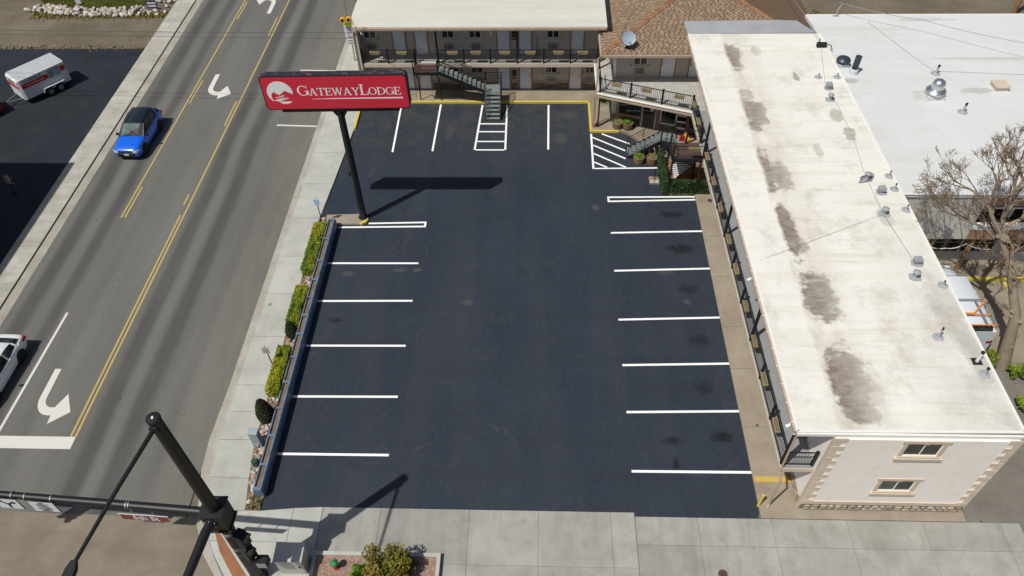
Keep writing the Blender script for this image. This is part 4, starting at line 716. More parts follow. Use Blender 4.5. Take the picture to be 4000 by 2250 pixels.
# sloped grey apron where the flat roof meets the shingles
MB().add([(9.88, 46.46, 6.12), (18.25, 46.5, 6.14), (17.2, 47.65, 6.36), (16.0, 47.7, 6.40), (9.72, 47.6, 6.38), (9.88, 46.46, 5.8), (18.25, 46.5, 5.8), (17.2, 47.65, 6.2), (16.0, 47.7, 6.2), (9.72, 47.6, 6.2)],
         [(0, 1, 2, 3, 4), (0, 5, 6, 1), (1, 6, 7, 2), (2, 7, 8, 3), (3, 8, 9, 4), (4, 9, 5, 0)]).build('roof_apron', 'flash', LB)

# ------------------------------------------------------------------ flat-roofed block to the north-east
QB = thing('commercial_building', 'wide grey building under a bright white wrinkled flat roof', 'building', (26, 30.65, 0))
MB().prism([(18.95, 30.66), (23.5, 30.66), (23.5, 31.6), (46, 31.6), (46, 49.2), (18.3, 49.2), (18.55, 46.6)], 2.66, 5.7).build('upper_wall', 'stucco_g', QB)
MB().box(19.0, 46, 31.65, 49, 0, 2.66).build('ground_wall', 'stucco_g', QB)
qr = MB().prism([(18.98, 30.58), (46.2, 30.58), (46.2, 49.3), (18.25, 49.3), (18.5, 46.6)], 5.7, 5.9).build('roof', 'roof_ne', QB); qr.data.transform(Matrix.Translation(wl(QB))); qr.location = -wl(QB)
MB().beam((18.95, 30.6, 5.9), (46, 30.6, 5.9), .1, .05).build('edge_flashing', 'edge', qr, w=False); MB().beam((18.3, 49.28, 5.9), (46, 49.28, 5.9), .1, .05).build('edge_flashing', 'edge', qr, w=False)
for q in (46.68, 43.7, 40.7, 37.95, 35.15, 32.9): MB().beam((18.8, q, 5.9), (46, q + .05, 5.9), .08, .014).build('membrane_seam', 'roof_ne', qr, w=False)
MB().box(23.5, 46, 30.64, 31.6, 5.1, 5.7).build('brown_band', 'brownwall', QB); MB().box(23.5, 46, 30.64, 31.6, 2.66, 3.35).build('brown_band', 'brownwall', QB)
MB().box(23.52, 46, 31.55, 31.598, 3.35, 5.1).build('window_band', 'shopglass', QB)
MB().box(23.5, 46, 30.7, 30.95, 3.35, 3.62).build('sill_board', 'vinyl', QB); MB().box(24.4, 46, 31.3, 31.5, 4.3, 4.4).build('window_rail', 'vinyl', QB)
for x in (25.6, 27.9, 30.2): MB().box(x, x + .08, 31.3, 31.5, 3.62, 4.3).build('mullion', 'vinyl', QB)
for x in (26.4, 30.5): MB().box(x, x + .75, 30.66, 31.0, 3.6, 5.1).build('brown_pier', 'brownwall', QB)
for x in (23.9, 26.1, 29.0, 31.0): MB().box(x, x + 1.0, 30.682, 30.7, 3.42, 3.5).build('blue_stripe', 'bluei', QB)
for x in (20.4, 22.4, 24.3, 26.6, 28.7):
    wn_ = MB().box(x, x + 1.7, 31.6, 31.65, .84, 1.95).build('ground_window', 'shopglass', QB); MB().box(x, x + 1.7, 31.57, 31.6, .8, .86).box(x + .8, x + .88, 31.575, 31.6, .86, 1.95).box(x, x + 1.7, 31.57, 31.6, 1.5, 1.55).build('window_frame', 'silver', wn_)
for x in (21.9, 24.05, 26.4): MB().box(x, x + .18, 30.8, 30.98, .04, 2.66).build('timber_post', 'tan_d', QB)
MB().box(22.1, 22.45, 30.5, 30.66, 3.1, 3.6).build('wall_lamp', 'lead', QB)
MB().box(-75, -36.95, -6, 35.6, 0, 12).build('wall', 'brick', None, loc=(-56, 15, 0)) if 0 else None
OB = thing('brick_building', 'brick building west of the street whose shadow falls on the lot', 'building', (-56, 15, 0))
MB().box(-75, -36.97, -8, 35.6, 0, 11.6).build('wall', 'brick', OB); MB().box(-75.2, -36.8, -8.2, 35.75, 11.6, 12.0).build('parapet', 'tan', OB)
for zz in (1.2, 4.8, 8.4):
    for k in range(10): MB().box(-36.97, -36.9, -5 + k * 4, -3.4 + k * 4, zz, zz + 1.7).build('window', 'glass', OB)

# ------------------------------------------------------------------ stairs
def flight(t, a, b_, wdir, n, wid, rail=True, tread_mat='tread', both=True):
    """open-riser flight from low point a to high point b_ (front edge line), width along wdir"""
    a, b_, wv = Vector(a), Vector(b_), Vector(wdir).normalized() * wid; d = (b_ - a); hd = Vector((d.x, d.y, 0)); run = hd.length / n; hd.normalize(); rise = d.z / n
    for off in (Vector((0, 0, 0)), wv): MB().beam(a + off - Vector((0, 0, .02)), b_ + off - Vector((0, 0, .02)), .05, .24).build('stringer', 'black', t)
    for i in range(n):
        p = a + hd * (run * i) + Vector((0, 0, rise * (i + 1) - .03)); q = p + wv; e_ = hd * (run * 1.02)
        MB().add([p, q, q + e_, p + e_] + [k - Vector((0, 0, .045)) for k in (p, q, q + e_, p + e_)], [(0, 1, 2, 3), (7, 6, 5, 4), (0, 4, 5, 1), (1, 5, 6, 2), (2, 6, 7, 3), (3, 7, 4, 0)]).build('tread', tread_mat, t)
    if rail:
        for off in ((Vector((0, 0, 0)), wv) if both else (Vector((0, 0, 0)),)):
            for h in (.95, .75, .56, .37): MB().beam(a + off + Vector((0, 0, h)), b_ + off + Vector((0, 0, h)), .035 if h > .9 else .018, .035 if h > .9 else .018).build('handrail' if h > .9 else 'rail_bar', 'black', t)
            for k in (0, .5, 1): q = a.lerp(b_, k) + off; MB().box(q.x - .022, q.x + .022, q.y - .022, q.y + .022, q.z - .1, q.z + .97).build('rail_post', 'black', t)
def guard(t, p, q, bars=(.95, .7, .45, .2)):
    p, q = Vector(p), Vector(q)
    for h in bars: MB().beam(p + Vector((0, 0, h)), q + Vector((0, 0, h)), .035 if h > .9 else .018, .035 if h > .9 else .018).build('handrail' if h > .9 else 'rail_bar', 'black', t)
    for k in (p, q): MB().box(k.x - .025, k.x + .025, k.y - .025, k.y + .025, k.z - .05, k.z + .97).build('rail_post', 'black', t)
S1 = thing('metal_staircase', 'black steel staircase with turned flight in front of north wing', 'staircase', (-5.5, 47, 0))
for k in range(7): MB().box(-8.72, -7.08, 46.93 + k * .148, 46.93 + k * .148 + .135, 2.9, 2.935).build('board', 'redwood', S1)
MB().box(-8.78, -7.02, 46.84, 46.92, 2.74, 2.93).box(-8.78, -8.72, 46.92, 47.94, 2.74, 2.925).box(-7.08, -7.02, 46.92, 47.94, 2.74, 2.925).build('landing_frame', 'black', S1)
for x in (-8.6, -7.1): MB().tube([(x, 46.95, 2.74), (x, 47.2, 2.3), (x, 47.72, 1.9), (x, 47.72, .15)], .045, 6).build('leg', 'black', S1)
guard(S1, (-8.75, 46.88, 2.93), (-7.05, 46.88, 2.93)); guard(S1, (-8.75, 46.88, 2.93), (-8.75, 47.9, 2.93))
flight(S1, (-3.8, 46.9, 1.38), (-7.0, 46.9, 2.92), (0, 1, 0), 10, .95)
MB().box(-3.8, -2.66, 46.92, 47.88, 1.28, 1.35).build('mid_landing', 'tread', S1); MB().box(-3.84, -3.8, 46.9, 47.9, 1.2, 1.36).box(-2.66, -2.6, 46.9, 47.9, 1.2, 1.36).build('mid_landing_frame', 'black', S1)
guard(S1, (-3.75, 47.9, 1.36), (-2.64, 47.9, 1.36)); guard(S1, (-2.63, 46.95, 1.36), (-2.63, 47.9, 1.36))
for x, y_ in ((-3.75, 47.85), (-2.66, 47.85)): MB().box(x - .04, x + .04, y_ - .04, y_ + .04, .15, 1.28).build('leg', 'black', S1)
flight(S1, (-3.7, 45.3, .02), (-3.7, 46.92, 1.33), (1, 0, 0), 7, 1.03)

S2 = thing('metal_staircase', 'black steel staircase turning up past the ivy to the deck', 'staircase', (8, 40.5, 0))
flight(S2, (6.1, 41.05, .02), (8.1, 40.95, 1.42), (.0, 1, 0), 7, 1.0)
MB().box(8.1, 9.1, 40.95, 41.97, 1.36, 1.43).build('mid_landing', 'tread', S2); guard(S2, (8.1, 41.95, 1.43), (9.1, 41.95, 1.43)); guard(S2, (9.1, 41.0, 1.43), (9.1, 41.95, 1.43))
for x, y_ in ((8.15, 41.0), (9.05, 41.0), (8.15, 41.9), (9.05, 41.9)): MB().box(x - .04, x + .04, y_ - .04, y_ + .04, .15, 1.36).build('leg', 'black', S2)
flight(S2, (8.15, 40.98, 1.45), (8.35, 38.8, 2.9), (1, 0, 0), 8, .92)
for k in range(9): MB().box(8.32, 10.08, 37.3 + k * .165, 37.3 + k * .165 + .15, 2.9, 2.94).build('board', 'redwood', S2)
MB().box(8.25, 10.12, 37.2, 37.29, 2.72, 2.94).box(8.25, 8.31, 37.29, 38.8, 2.72, 2.93).box(8.31, 10.12, 38.79, 38.85, 2.72, 2.93).build('landing_frame', 'black', S2)
guard(S2, (8.28, 37.25, 2.94), (10.1, 37.25, 2.94)); guard(S2, (8.28, 37.25, 2.94), (8.28, 38.75, 2.94)); guard(S2, (9.3, 38.82, 2.94), (10.1, 38.82, 2.94), (.95, .5))
for x, y_ in ((8.3, 37.3), (10.05, 37.3), (8.3, 38.75), (10.05, 38.75)): MB().box(x - .05, x + .05, y_ - .05, y_ + .05, .15, 2.72).build('leg', 'black', S2)

# ------------------------------------------------------------------ pylon sign
PS = thing('pylon_sign', 'tall red GATEWAY LODGE pylon sign on a black pole', 'sign', (-10.82, 34.9, .16))
ps = lambda x, z: (x + 10.82, z - .16)                     # world x,z -> sign frame
def rrect(x0, x1, z0, z1, r, k=5):
    out = []
    for cx, cz, a0 in ((x1 - r, z1 - r, 0), (x0 + r, z1 - r, 90), (x0 + r, z0 + r, 180), (x1 - r, z0 + r, 270)):
        out += [(cx + r * math.cos(R(a0 + 90 * i / k)), cz + r * math.sin(R(a0 + 90 * i / k))) for i in range(k + 1)]
    return out
def plate(poly, y0, y1, name, mat, parent, tri=False):
    """extrude a polygon of the sign's x,z plane from y0 (front) to y1"""
    a = sum(poly[i][0] * poly[(i + 1) % len(poly)][1] - poly[(i + 1) % len(poly)][0] * poly[i][1] for i in range(len(poly)))
    if a < 0: poly = poly[::-1]
    n = len(poly); mb = MB().add([(x, y0, z) for x, z in poly] + [(x, y1, z) for x, z in poly], [tuple(range(n)), tuple(range(2 * n - 1, n - 1, -1))] + [(i, n + i, n + (i + 1) % n, (i + 1) % n) for i in range(n)])
    return mb.build(name, mat, parent, w=False)
TILT = R(-.95)
SP = bpy.data.objects.new('sign_cabinet', None)
xa, za = ps(-14.62, 8.42); xb, zb = ps(-6.9, 10.36)
cab = plate(rrect(xa - .06, xb + .06, za - .06, zb + .06, .22), -.3, .12, 'sign_cabinet', 'rust', PS); cab.rotation_euler = (0, TILT, 0); cab.location = (0, 0, 0)
bpy.data.objects.remove(SP)
# rotate about the cabinet centre so that it stays on its pole
cz = (za + zb) / 2; cab.location = Vector((0, 0, cz)) - Matrix.Rotation(TILT, 3, 'Y') @ Vector((0, 0, cz))
rim = plate(rrect(xa - .062, xb + .062, za - .062, zb + .062, .22), -.345, -.3, 'front_rim', 'black', cab)
face = plate(rrect(xa, xb, za, zb, .18), -.36, -.345, 'red_face', 'sign_red', cab)
FY = -.363
cx, czc, cr = ps(-13.72, 9.43)[0], ps(0, 9.43)[1], .70
def U(u, v): return (cx + u * cr, czc + v * cr)
arc = [U(math.cos(R(a)), math.sin(R(a))) for a in range(225, 14, -10)]
mount = [U(.98, .02), U(.93, -.17), U(.86, .02), U(.8, -.12), U(.74, .06), U(.66, -.03), U(.6, .12), U(.52, .06), U(.42, .22), U(.1, -.02), U(-.12, -.2), U(-.2, -.06), U(-.26, -.14), U(-.32, .02), U(-.38, -.06), U(-.44, .08), U(-.5, .1), U(-.72, -.12), U(-.74, -.45), U(-.62, -.72)]
plate(arc + mount, FY - .004, FY + .003, 'logo_disc', 'sign_white', cab)
for po in ([(-.5, -.4), (.12, -.33), (.3, -.25), (.02, -.18), (.2, -.26), (.02, -.29)], [(-.52, -.43), (.55, -.46), (.55, -.5), (-.2, -.52), (-.5, -.62), (.1, -.52), (.5, -.5), (.2, -.49)], [(.5, -.5), (-.25, -.76), (-.62, -.66), (0, -.54)], [(-.25, -.78), (.72, -.76), (.66, -.86), (.35, -.98), (0, -.97)]):
    plate([U(*q) for q in po], FY - .004, FY + .003, 'logo_river', 'sign_white', cab)
def letter(ch, x, z, h, wd):
    """serif capitals from stems, hairlines, serifs and bowls; x,z is the lower left corner"""
    st, hl, se = h * .17, h * .075, h * .07; out = []
    def bx(x0, x1, z0, z1): out.append([(x + x0, z + z0), (x + x1, z + z0), (x + x1, z + z1), (x + x0, z + z1)])
    def diag(x0, z0, x1, z1, t_): out.append([(x + x0 - t_ / 2, z + z0), (x + x0 + t_ / 2, z + z0), (x + x1 + t_ / 2, z + z1), (x + x1 - t_ / 2, z + z1)])
    def bowl(cx_, cz_, rx_, rz_, a0, a1, thick, thin):
        n = 12
        for i in range(n):
            q = []
            for a in (a0 + (a1 - a0) * i / n, a0 + (a1 - a0) * (i + 1) / n):
                c_, s_ = math.cos(R(a)), math.sin(R(a)); tt = thin + (thick - thin) * abs(c_) ** 1.5
                q.append(((x + cx_ + rx_ * c_, z + cz_ + rz_ * s_), (x + cx_ + (rx_ - tt) * c_, z + cz_ + (rz_ - (tt if abs(s_) < .3 else hl)) * s_)))
            out.append([q[0][0], q[1][0], q[1][1], q[0][1]])
    if ch in 'TELDY':
        if ch == 'T': bx(wd / 2 - st / 2, wd / 2 + st / 2, 0, h); bx(0, wd, h - hl, h); bx(0, hl, h * .75, h); bx(wd - hl, wd, h * .75, h); bx(wd / 2 - st, wd / 2 + st, 0, se)
        if ch in 'ELD': bx(wd * .1, wd * .1 + st, 0, h); bx(0, wd * .1 + st * 1.5, 0, se); bx(0, wd * .1 + st * 1.5, h - se, h)
        if ch == 'E': bx(wd * .1, wd, 0, hl); bx(wd * .1, wd * .95, h - hl, h); bx(wd * .1, wd * .75, h * .5, h * .5 + hl); bx(wd - hl, wd, 0, h * .27); bx(wd * .95 - hl, wd * .95, h * .76, h); bx(wd * .75 - hl, wd * .75, h * .38, h * .68)
        if ch == 'L': bx(wd * .1, wd, 0, hl); bx(wd - hl, wd, 0, h * .3)
        if ch == 'D': bowl(wd * .38, h / 2, wd * .62, h / 2, -90, 90, st, hl); bx(wd * .1, wd * .45, 0, hl); bx(wd * .1, wd * .45, h - hl, h)
        if ch == 'Y': bx(wd / 2 - st / 2, wd / 2 + st / 2, 0, h * .48); diag(wd / 2, h * .42, wd * .16, h, st); diag(wd / 2, h * .42, wd * .86, h, hl * 1.3); bx(wd / 2 - st, wd / 2 + st, 0, se); bx(0, wd * .38, h - se, h); bx(wd * .68, wd, h - se, h)
    if ch == 'A': diag(wd * .14, 0, wd * .5, h, hl * 1.3); diag(wd * .84, 0, wd * .48, h, st); bx(wd * .25, wd * .72, h * .3, h * .3 + hl); bx(0, wd * .3, 0, se); bx(wd * .66, wd, 0, se)
    if ch == 'W': diag(wd * .3, 0, wd * .1, h, st * .9); diag(wd * .3, 0, wd * .5, h, hl * 1.3); diag(wd * .7, 0, wd * .5, h, st * .9); diag(wd * .7, 0, wd * .92, h, hl * 1.3); bx(0, wd * .22, h - se, h); bx(wd * .4, wd * .6, h - se, h); bx(wd * .82, wd, h - se, h)
    if ch == 'O': bowl(wd / 2, h / 2, wd / 2, h / 2, 0, 360, st, hl)
    if ch == 'G': bowl(wd / 2, h / 2, wd / 2, h / 2, 50, 330, st, hl); bx(wd - st, wd, h * .08, h * .42); bx(wd - st * 2, wd + st * .3, h * .42, h * .42 + se); bx(wd * .86, wd * .92, h * .68, h * .98)
    return out
xx = ps(-12.78, 0)[0]; zt = ps(0, 9.24)[1]; hb, hs = .62, .46
seq = [('G', hb, .60), ('A', hs, .45), ('T', hs, .40), ('E', hs, .36), ('W', hs, .58), ('A', hs, .45), ('Y', hs, .44), ('L', hb + .02, .44), ('O', hs, .44), ('D', hs, .45), ('G', hs, .44), ('E', hs, .36)]
tot = sum(w_ for _, _, w_ in seq); gapx = (5.55 - tot) / (len(seq) - 1)
for i, (ch, h, wd) in enumerate(seq):
    mb = MB()
    for k, po in enumerate(letter(ch, xx, zt, h, wd)):
        a = sum(po[j][0] * po[(j + 1) % len(po)][1] - po[(j + 1) % len(po)][0] * po[j][1] for j in range(len(po)))
        if a < 0: po = po[::-1]
        mb.add([(px_, FY - .003 - k * .0002, pz) for px_, pz in po], [tuple(range(len(po)))])
    mb.build('letter', 'sign_white', cab, w=False); xx += wd + gapx * (1.0 if ch not in 'YG' else .8)
ux0, uz = ps(-12.1, 9.03); ux1, _ = ps(-7.18, 0)
plate([(ux0, uz - .01), (ux1, uz - .03), (ux1, uz + .05), (ux0 + 1.4, uz + .035), (ux0, uz - .005)], FY - .003, FY + .003, 'underline', 'sign_white', cab)
vb = plate([(ps(-13.95, 0)[0], ps(0, 8.12)[1]), (ps(-7.5, 0)[0], ps(0, 8.12)[1]), (ps(-7.5, 0)[0], ps(0, 8.37)[1]), (ps(-13.95, 0)[0], ps(0, 8.37)[1])], -.22, .05, 'vacancy_box', 'black', cab)
tm = piece('vacancy_lettering', text_mesh('NO VACANCY', .24, 'hoop', .004), vb, (ps(-13.05, 0)[0], -.228, ps(0, 8.24)[1]), (PI / 2, 0, 0), w=False)
MB().lathe([(.215, 0), (.21, 4), (.19, 8.1)], n=20).build('pole', 'pole', PS, w=False, smooth=True); MB().lathe([(.3, 0), (.3, .05), (.24, .06)], n=16).build('base_plate', 'pole', PS, w=False); MB().box(-.3, -.2, -.08, .08, 3.3, 3.6).build('junction_box', 'pole', PS, w=False)
plate([(-.5, 7.99), (.5, 7.99), (.22, 7.55), (-.22, 7.55)], -.06, .06, 'gusset', 'pole', PS)

# ------------------------------------------------------------------ traffic signal mast in the foreground
TM = thing('traffic_signal_pole', 'black traffic signal pole with mast arms rising at the street corner', 'signal pole', (-11.66, 12.34, .07))
def tmL(x, y_, z_): return (x + 11.66, y_ - 12.34, z_ - .07)
MB().lathe([(.36, 0), (.36, .06), (.3, .08), (.3, .5), (.27, .52), (.235, 6.2), (.205, 12.35)], n=24).build('shaft', 'mast', TM, w=False, smooth=True)
MB().lathe([(.225, 12.3), (.225, 12.4), (.19, 12.44), (0, 12.46)], n=24).build('cap', 'mast', TM, w=False)
piece('cap_mark', text_mesh('S', .12, 'sgnw', .004, .01), TM, tmL(-11.64, 12.3, 12.54), (0, 0, .4), w=False)
MB().box(-.42, .36, -.36, .42, 5.25, 6.35).build('arm_box', 'mast', TM, w=False); [MB().box(-.47, .41, -.41, .47, z_, z_ + .07).build('arm_box_flange', 'mast', TM, w=False) for z_ in (6.35, 5.18)]
MB().tube([tmL(-12.0, 12.36, 6.1), tmL(-16, 12.6, 6.2), tmL(-20, 12.8, 6.35), tmL(-25.5, 13.05, 6.6)], [.17, .15, .13, .1], 16).build('mast_arm', 'mast', TM, w=False, smooth=True)
MB().tube([tmL(-11.78, 12.0, 6.0), tmL(-11.86, 11.6, 6.05), tmL(-12.0, 9.8, 6.1), tmL(-12.3, 5.5, 6.25)], [.19, .18, .16, .12], 16).build('mast_arm', 'mast', TM, w=False, smooth=True)
MB().lathe([(.25, 0), (.25, .06)], tmL(-11.8, 12.0, 5.98), 16, Matrix.Rotation(PI / 2, 3, 'X')).build('arm_flange', 'mast', TM, w=False)
for k in range(6): q = k * PI / 3 + .5; MB().lathe([(.03, 0), (.03, .05)], tmL(-11.8 + .2 * math.cos(q), 11.945, 5.98 + .2 * math.sin(q)), 6, Matrix.Rotation(PI / 2, 3, 'X')).build('bolt', 'steel', TM, w=False)
MB().box(-.12, .12, -.28, -.12, 11.95, 12.2).build('lamp_arm_clamp', 'mast', TM, w=False)
MB().tube([tmL(-11.7, 12.1, 12.12), tmL(-12.0, 10.2, 12.2), tmL(-12.33, 8.0, 12.22)], [.075, .065, .055], 10).build('lamp_arm', 'mast', TM, w=False, smooth=True)
MB().loft([[tmL(-12.36 + sx * wd, y_, 12.22 + sz) for sx, sz in ((-1, -.05), (1, -.05), (.8, .07), (-.8, .07))] for y_, wd in ((7.98, .08), (7.75, .17), (7.1, .2), (6.95, .12))]).build('street_lamp_head', 'mast', TM, w=False)
for zz in (4.6, 4.48, 3.3, 3.18, 2.75, 2.63): MB().lathe([(.256, zz), (.258, zz + .02)], n=20).build('strap', 'steel', TM, w=False)
for zz, an in ((3.55, -15), (2.55, -25)):
    sg = MB().box(.28, .6, -.2, .2, zz, zz + 1.0).build('signal_housing', 'mast', TM, w=False); sg.rotation_euler = (0, 0, R(an)); MB().loft([[(.6, sx * .17, zz + .75 + sz) for sx, sz in ((-1, -.12), (1, -.12), (1, .14), (-1, .14))], [(.82, sx * .17, zz + .72 + sz) for sx, sz in ((-1, .05), (1, .05), (1, .14), (-1, .14))]]).build('visor', 'mast', sg, w=False)
sg = MB().box(.55, 1.0, -.42, -.05, 2.0, 2.45).build('pedestrian_signal', 'mast', TM, w=False); MB().box(.58, .97, -.43, -.42, 2.05, 2.4).build('signal_face', 'steel', sg, w=False); MB().tube([(.1, -.1, 2.2), (.6, -.2, 2.2)], .04, 6).build('bracket', 'mast', sg, w=False)
sh = MB().box(-12.3, -11.55, .42, .48, 5.35, 6.7).build('signal_backplate', 'mast', TM, w=False)
for k in range(3):
    MB().lathe([(.15, 0), (.15, .26), (.13, .26), (.13, .02)], (-11.93, .42, 6.45 - k * .42), 14, Matrix.Rotation(PI / 2, 3, 'X')).build('visor', 'mast', sh, w=False)
    for q in range(5): MB().box(-12.3 - .12 - .05 * (q % 2), -12.3, .43, .47, 5.4 + k * .42 + q * .08, 5.43 + k * .42 + q * .08).build('louvre', 'mast', sh, w=False)
def arm_sign(name, label, cat, loc, w_, h, mat, border, yaw_=0.0, tilt=-.0):
    t = thing(name, label, cat, loc, yaw_); MB().box(-w_ / 2, w_ / 2, -.02, 0, -h / 2, h / 2).build('panel', border, t, w=False); MB().box(-w_ / 2 + .025, w_ / 2 - .025, -.026, -.02, -h / 2 + .025, h / 2 - .025).build('face', mat, t, w=False)
    return t
def put_text(t, body, size, mat, x, z, y_=-.03, bold=0.0, sp=1.0): return piece('lettering', text_mesh(body, size, mat, .0015, bold, spacing=sp), t, (x, y_, z), (PI / 2, 0, 0), w=False)
t = arm_sign('street_name_sign', 'brown 5th St street name sign below the mast arm', 'sign', (-14.48, 12.3, 5.66), 1.9, .46, 'brown_s', 'sgnw', R(-3)); put_text(t, '5th St', .42, 'sgnw', .05, 0, bold=.008)
for x in (-.4, .4): MB().tube([(x, .0, .17), (x, .08, .5)], .02, 6).build('hanger', 'steel', t, w=False)
t = arm_sign('traffic_sign', 'white NO RIGHT TURN ON RED sign on the mast arm', 'sign', (-18.25, 12.52, 5.98), 1.02, .78, 'sgnw', 'ink', R(-3))
for k, s in enumerate(('NO', 'RIGHT', 'TURN', 'ON RED')): put_text(t, s, .155, 'ink', 0, .28 - k * .135, bold=.003)
put_text(t, 'WHEN', .07, 'ink', 0, -.2); put_text(t, 'PEDESTRIANS', .07, 'ink', 0, -.26); put_text(t, 'ARE PRESENT', .07, 'ink', 0, -.32)
t = arm_sign('traffic_sign', 'white sign with black turn arrows on the mast arm', 'sign', (-19.62, 12.6, 6.02), .95, .78, 'sgnw', 'ink', R(-3))
plate([(-.05, -.3), (.05, -.3), (.05, -.05), (.2, .08), (.2, .0), (.36, .12), (.2, .24), (.2, .16), (-.02, .04), (-.02, .05), (-.18, .2), (-.12, .26), (-.34, .3), (-.3, .1), (-.24, .15), (-.05, -.05)], -.03, -.0265, 'turn_symbol', 'ink', t)
for x0, z0 in ((-19.62, 6.33), (-18.25, 6.29), (-15.0, 6.16), (-14.0, 6.14)): pass
for x0, y0, z0 in ((-19.4, 12.78, 6.33), (-18.9, 12.75, 6.3), (-17.9, 12.7, 6.27), (-15.05, 12.54, 6.18), (-14.95, 12.54, 6.18), (-14.1, 12.49, 6.15), (-14.0, 12.48, 6.15)):
    MB().lathe([(.158, -.015), (.158, .015)], tmL(x0, y0, z0), 16, Matrix.Rotation(PI / 2, 3, 'Y')).build('arm_strap', 'steel', TM, w=False)

# ------------------------------------------------------------------ planting strip along the sidewalk
PT = thing('planter_trough', 'long blue-grey steel planter trough along the west edge of the lot', 'planter', (-12.57, 25, .03))
ya, yb = 16.05, 34.1
prof = [(-.2, 0), (.22, 0), (.25, .35), (.23, .62), (.17, .7), (-.17, .7), (-.21, .62), (-.22, .3)]
sec = [(-.2, 0), (.22, 0), (.26, .3), (.25, .58), (.19, .7), (.11, .7), (.11, .56), (-.13, .56), (-.13, .7), (-.19, .7), (-.22, .3)]
MB().loft([[(x, y_ - 25, z) for x, z in sec] for y_ in (ya, yb)]).build('trough', 'bluemetal', PT, w=False); MB().box(-.125, .105, ya - 24.9, yb - 25.1, .55, .6).build('soil', 'soil', PT, w=False)
for q in (ya + .06, 17.32, 18.85, 20.41, 21.97, 23.54, 25.09, 26.4, 27.7, 29.05, 30.57, 32.38, yb - .06): MB().box(-.2, .2, q - .06 - 25, q + .06 - 25, .66, .715).build('bracket', 'bluemetal', PT, w=False)
MB().loft([[(x * .96, y_ - 25, z * .97 + .01) for x, z in prof] for y_ in (ya - .05, ya)]).build('end_cap', 'bluemetal', PT, w=False); MB().loft([[(x * .96, y_ - 25, z * .97 + .01) for x, z in prof] for y_ in (yb, yb + .05)]).build('end_cap', 'bluemetal', PT, w=False)
RB = thing('rock_bed', 'bed of mixed river rocks between sidewalk and planter trough', 'rocks', (-13.1, 25, .05))
ROCK = [blob_mesh('rock', 'rock', 20 + s, (1, .8, .6), 7, 5, .14) for s in range(6)]
n = 0
for _ in range(900):
    if n > 215: break
    y_ = random.uniform(15.75, 34.1); xl = -13.5 if y_ > 18.5 else -13.05 - (y_ - 15.4) * .15
    if 29.95 < y_ < 33.6 and random.random() < .93 or 26 < y_ < 28.5 and random.random() < .9 or 21.5 < y_ < 24.1 and random.random() < .9: continue
    s = random.uniform(.07, .17); piece('rock', random.choice(ROCK), RB, (random.uniform(xl + .08, -12.85), y_, .05 + s * .3), (random.uniform(-.3, .3), random.uniform(-.3, .3), random.uniform(0, 6.3)), (s, s, s)); n += 1
for x, y_, s, in ((-13.3, 34.75, .2), (-13.28, 34.48, .17)): piece('rock', ROCK[1], RB, (x, y_, .12), (0, 0, .6), (s, s, s))
def hedge(x0, x1, y0, y1, h, mat, label, n):
    t = thing('hedge', label, 'hedge', ((x0 + x1) / 2, (y0 + y1) / 2, .05), 0, 'clipped hedges along the sidewalk'); cx, cy = (x0 + x1) / 2, (y0 + y1) / 2; hx, hy = (x1 - x0) / 2, (y1 - y0) / 2
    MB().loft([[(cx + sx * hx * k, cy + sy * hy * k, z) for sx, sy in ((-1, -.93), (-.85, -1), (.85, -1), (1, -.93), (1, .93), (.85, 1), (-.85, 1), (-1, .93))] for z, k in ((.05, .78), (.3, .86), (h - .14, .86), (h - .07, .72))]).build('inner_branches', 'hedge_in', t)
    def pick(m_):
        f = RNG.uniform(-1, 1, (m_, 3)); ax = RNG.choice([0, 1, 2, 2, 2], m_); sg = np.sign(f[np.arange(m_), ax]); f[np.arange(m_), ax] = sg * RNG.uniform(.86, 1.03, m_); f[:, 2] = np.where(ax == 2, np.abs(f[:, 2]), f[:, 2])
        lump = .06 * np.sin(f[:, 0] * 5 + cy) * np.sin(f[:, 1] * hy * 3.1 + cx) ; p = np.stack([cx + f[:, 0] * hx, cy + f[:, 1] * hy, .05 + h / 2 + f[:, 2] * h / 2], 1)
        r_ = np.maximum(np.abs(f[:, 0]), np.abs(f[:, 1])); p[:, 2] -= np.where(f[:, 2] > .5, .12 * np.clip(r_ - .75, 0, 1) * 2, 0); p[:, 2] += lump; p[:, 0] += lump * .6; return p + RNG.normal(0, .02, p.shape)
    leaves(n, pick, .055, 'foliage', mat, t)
hedge(-13.55, -12.83, 29.85, 33.75, .78, 'hedge', 'clipped green hedge nearest the red sign pole beside trough', 9000); hedge(-13.52, -12.85, 25.95, 28.55, .78, 'hedge', 'clipped green and gold hedge in the middle of the strip', 6500); hedge(-13.5, -12.83, 21.4, 24.2, .85, 'hedge_y', 'golden clipped hedge nearest the signal corner', 7500)
def spruce(x, y_, h, r, label):
    t = thing('dwarf_spruce', label, 'shrub', (x, y_, .05), 0, 'dwarf spruces in the rock bed')
    MB().tube([(x, y_, .05), (x, y_, .3)], .04, 6).build('trunk', 'bark', t); pf = lambda z: r * (np.sin(np.clip(z, 0, 1) * 2.6 + .5) ** .8 if False else np.sqrt(np.clip(1 - z, 0, 1)) * (.75 + .35 * np.clip(z * 3, 0, 1)))
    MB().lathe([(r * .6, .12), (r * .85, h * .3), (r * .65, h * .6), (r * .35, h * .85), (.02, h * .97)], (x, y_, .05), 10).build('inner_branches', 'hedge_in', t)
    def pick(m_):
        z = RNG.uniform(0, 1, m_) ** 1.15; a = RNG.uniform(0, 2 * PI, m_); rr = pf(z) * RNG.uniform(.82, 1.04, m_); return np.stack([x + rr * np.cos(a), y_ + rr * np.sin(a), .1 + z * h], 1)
    leaves(4200, pick, .05, 'crown', 'spruce', t, 2.2)
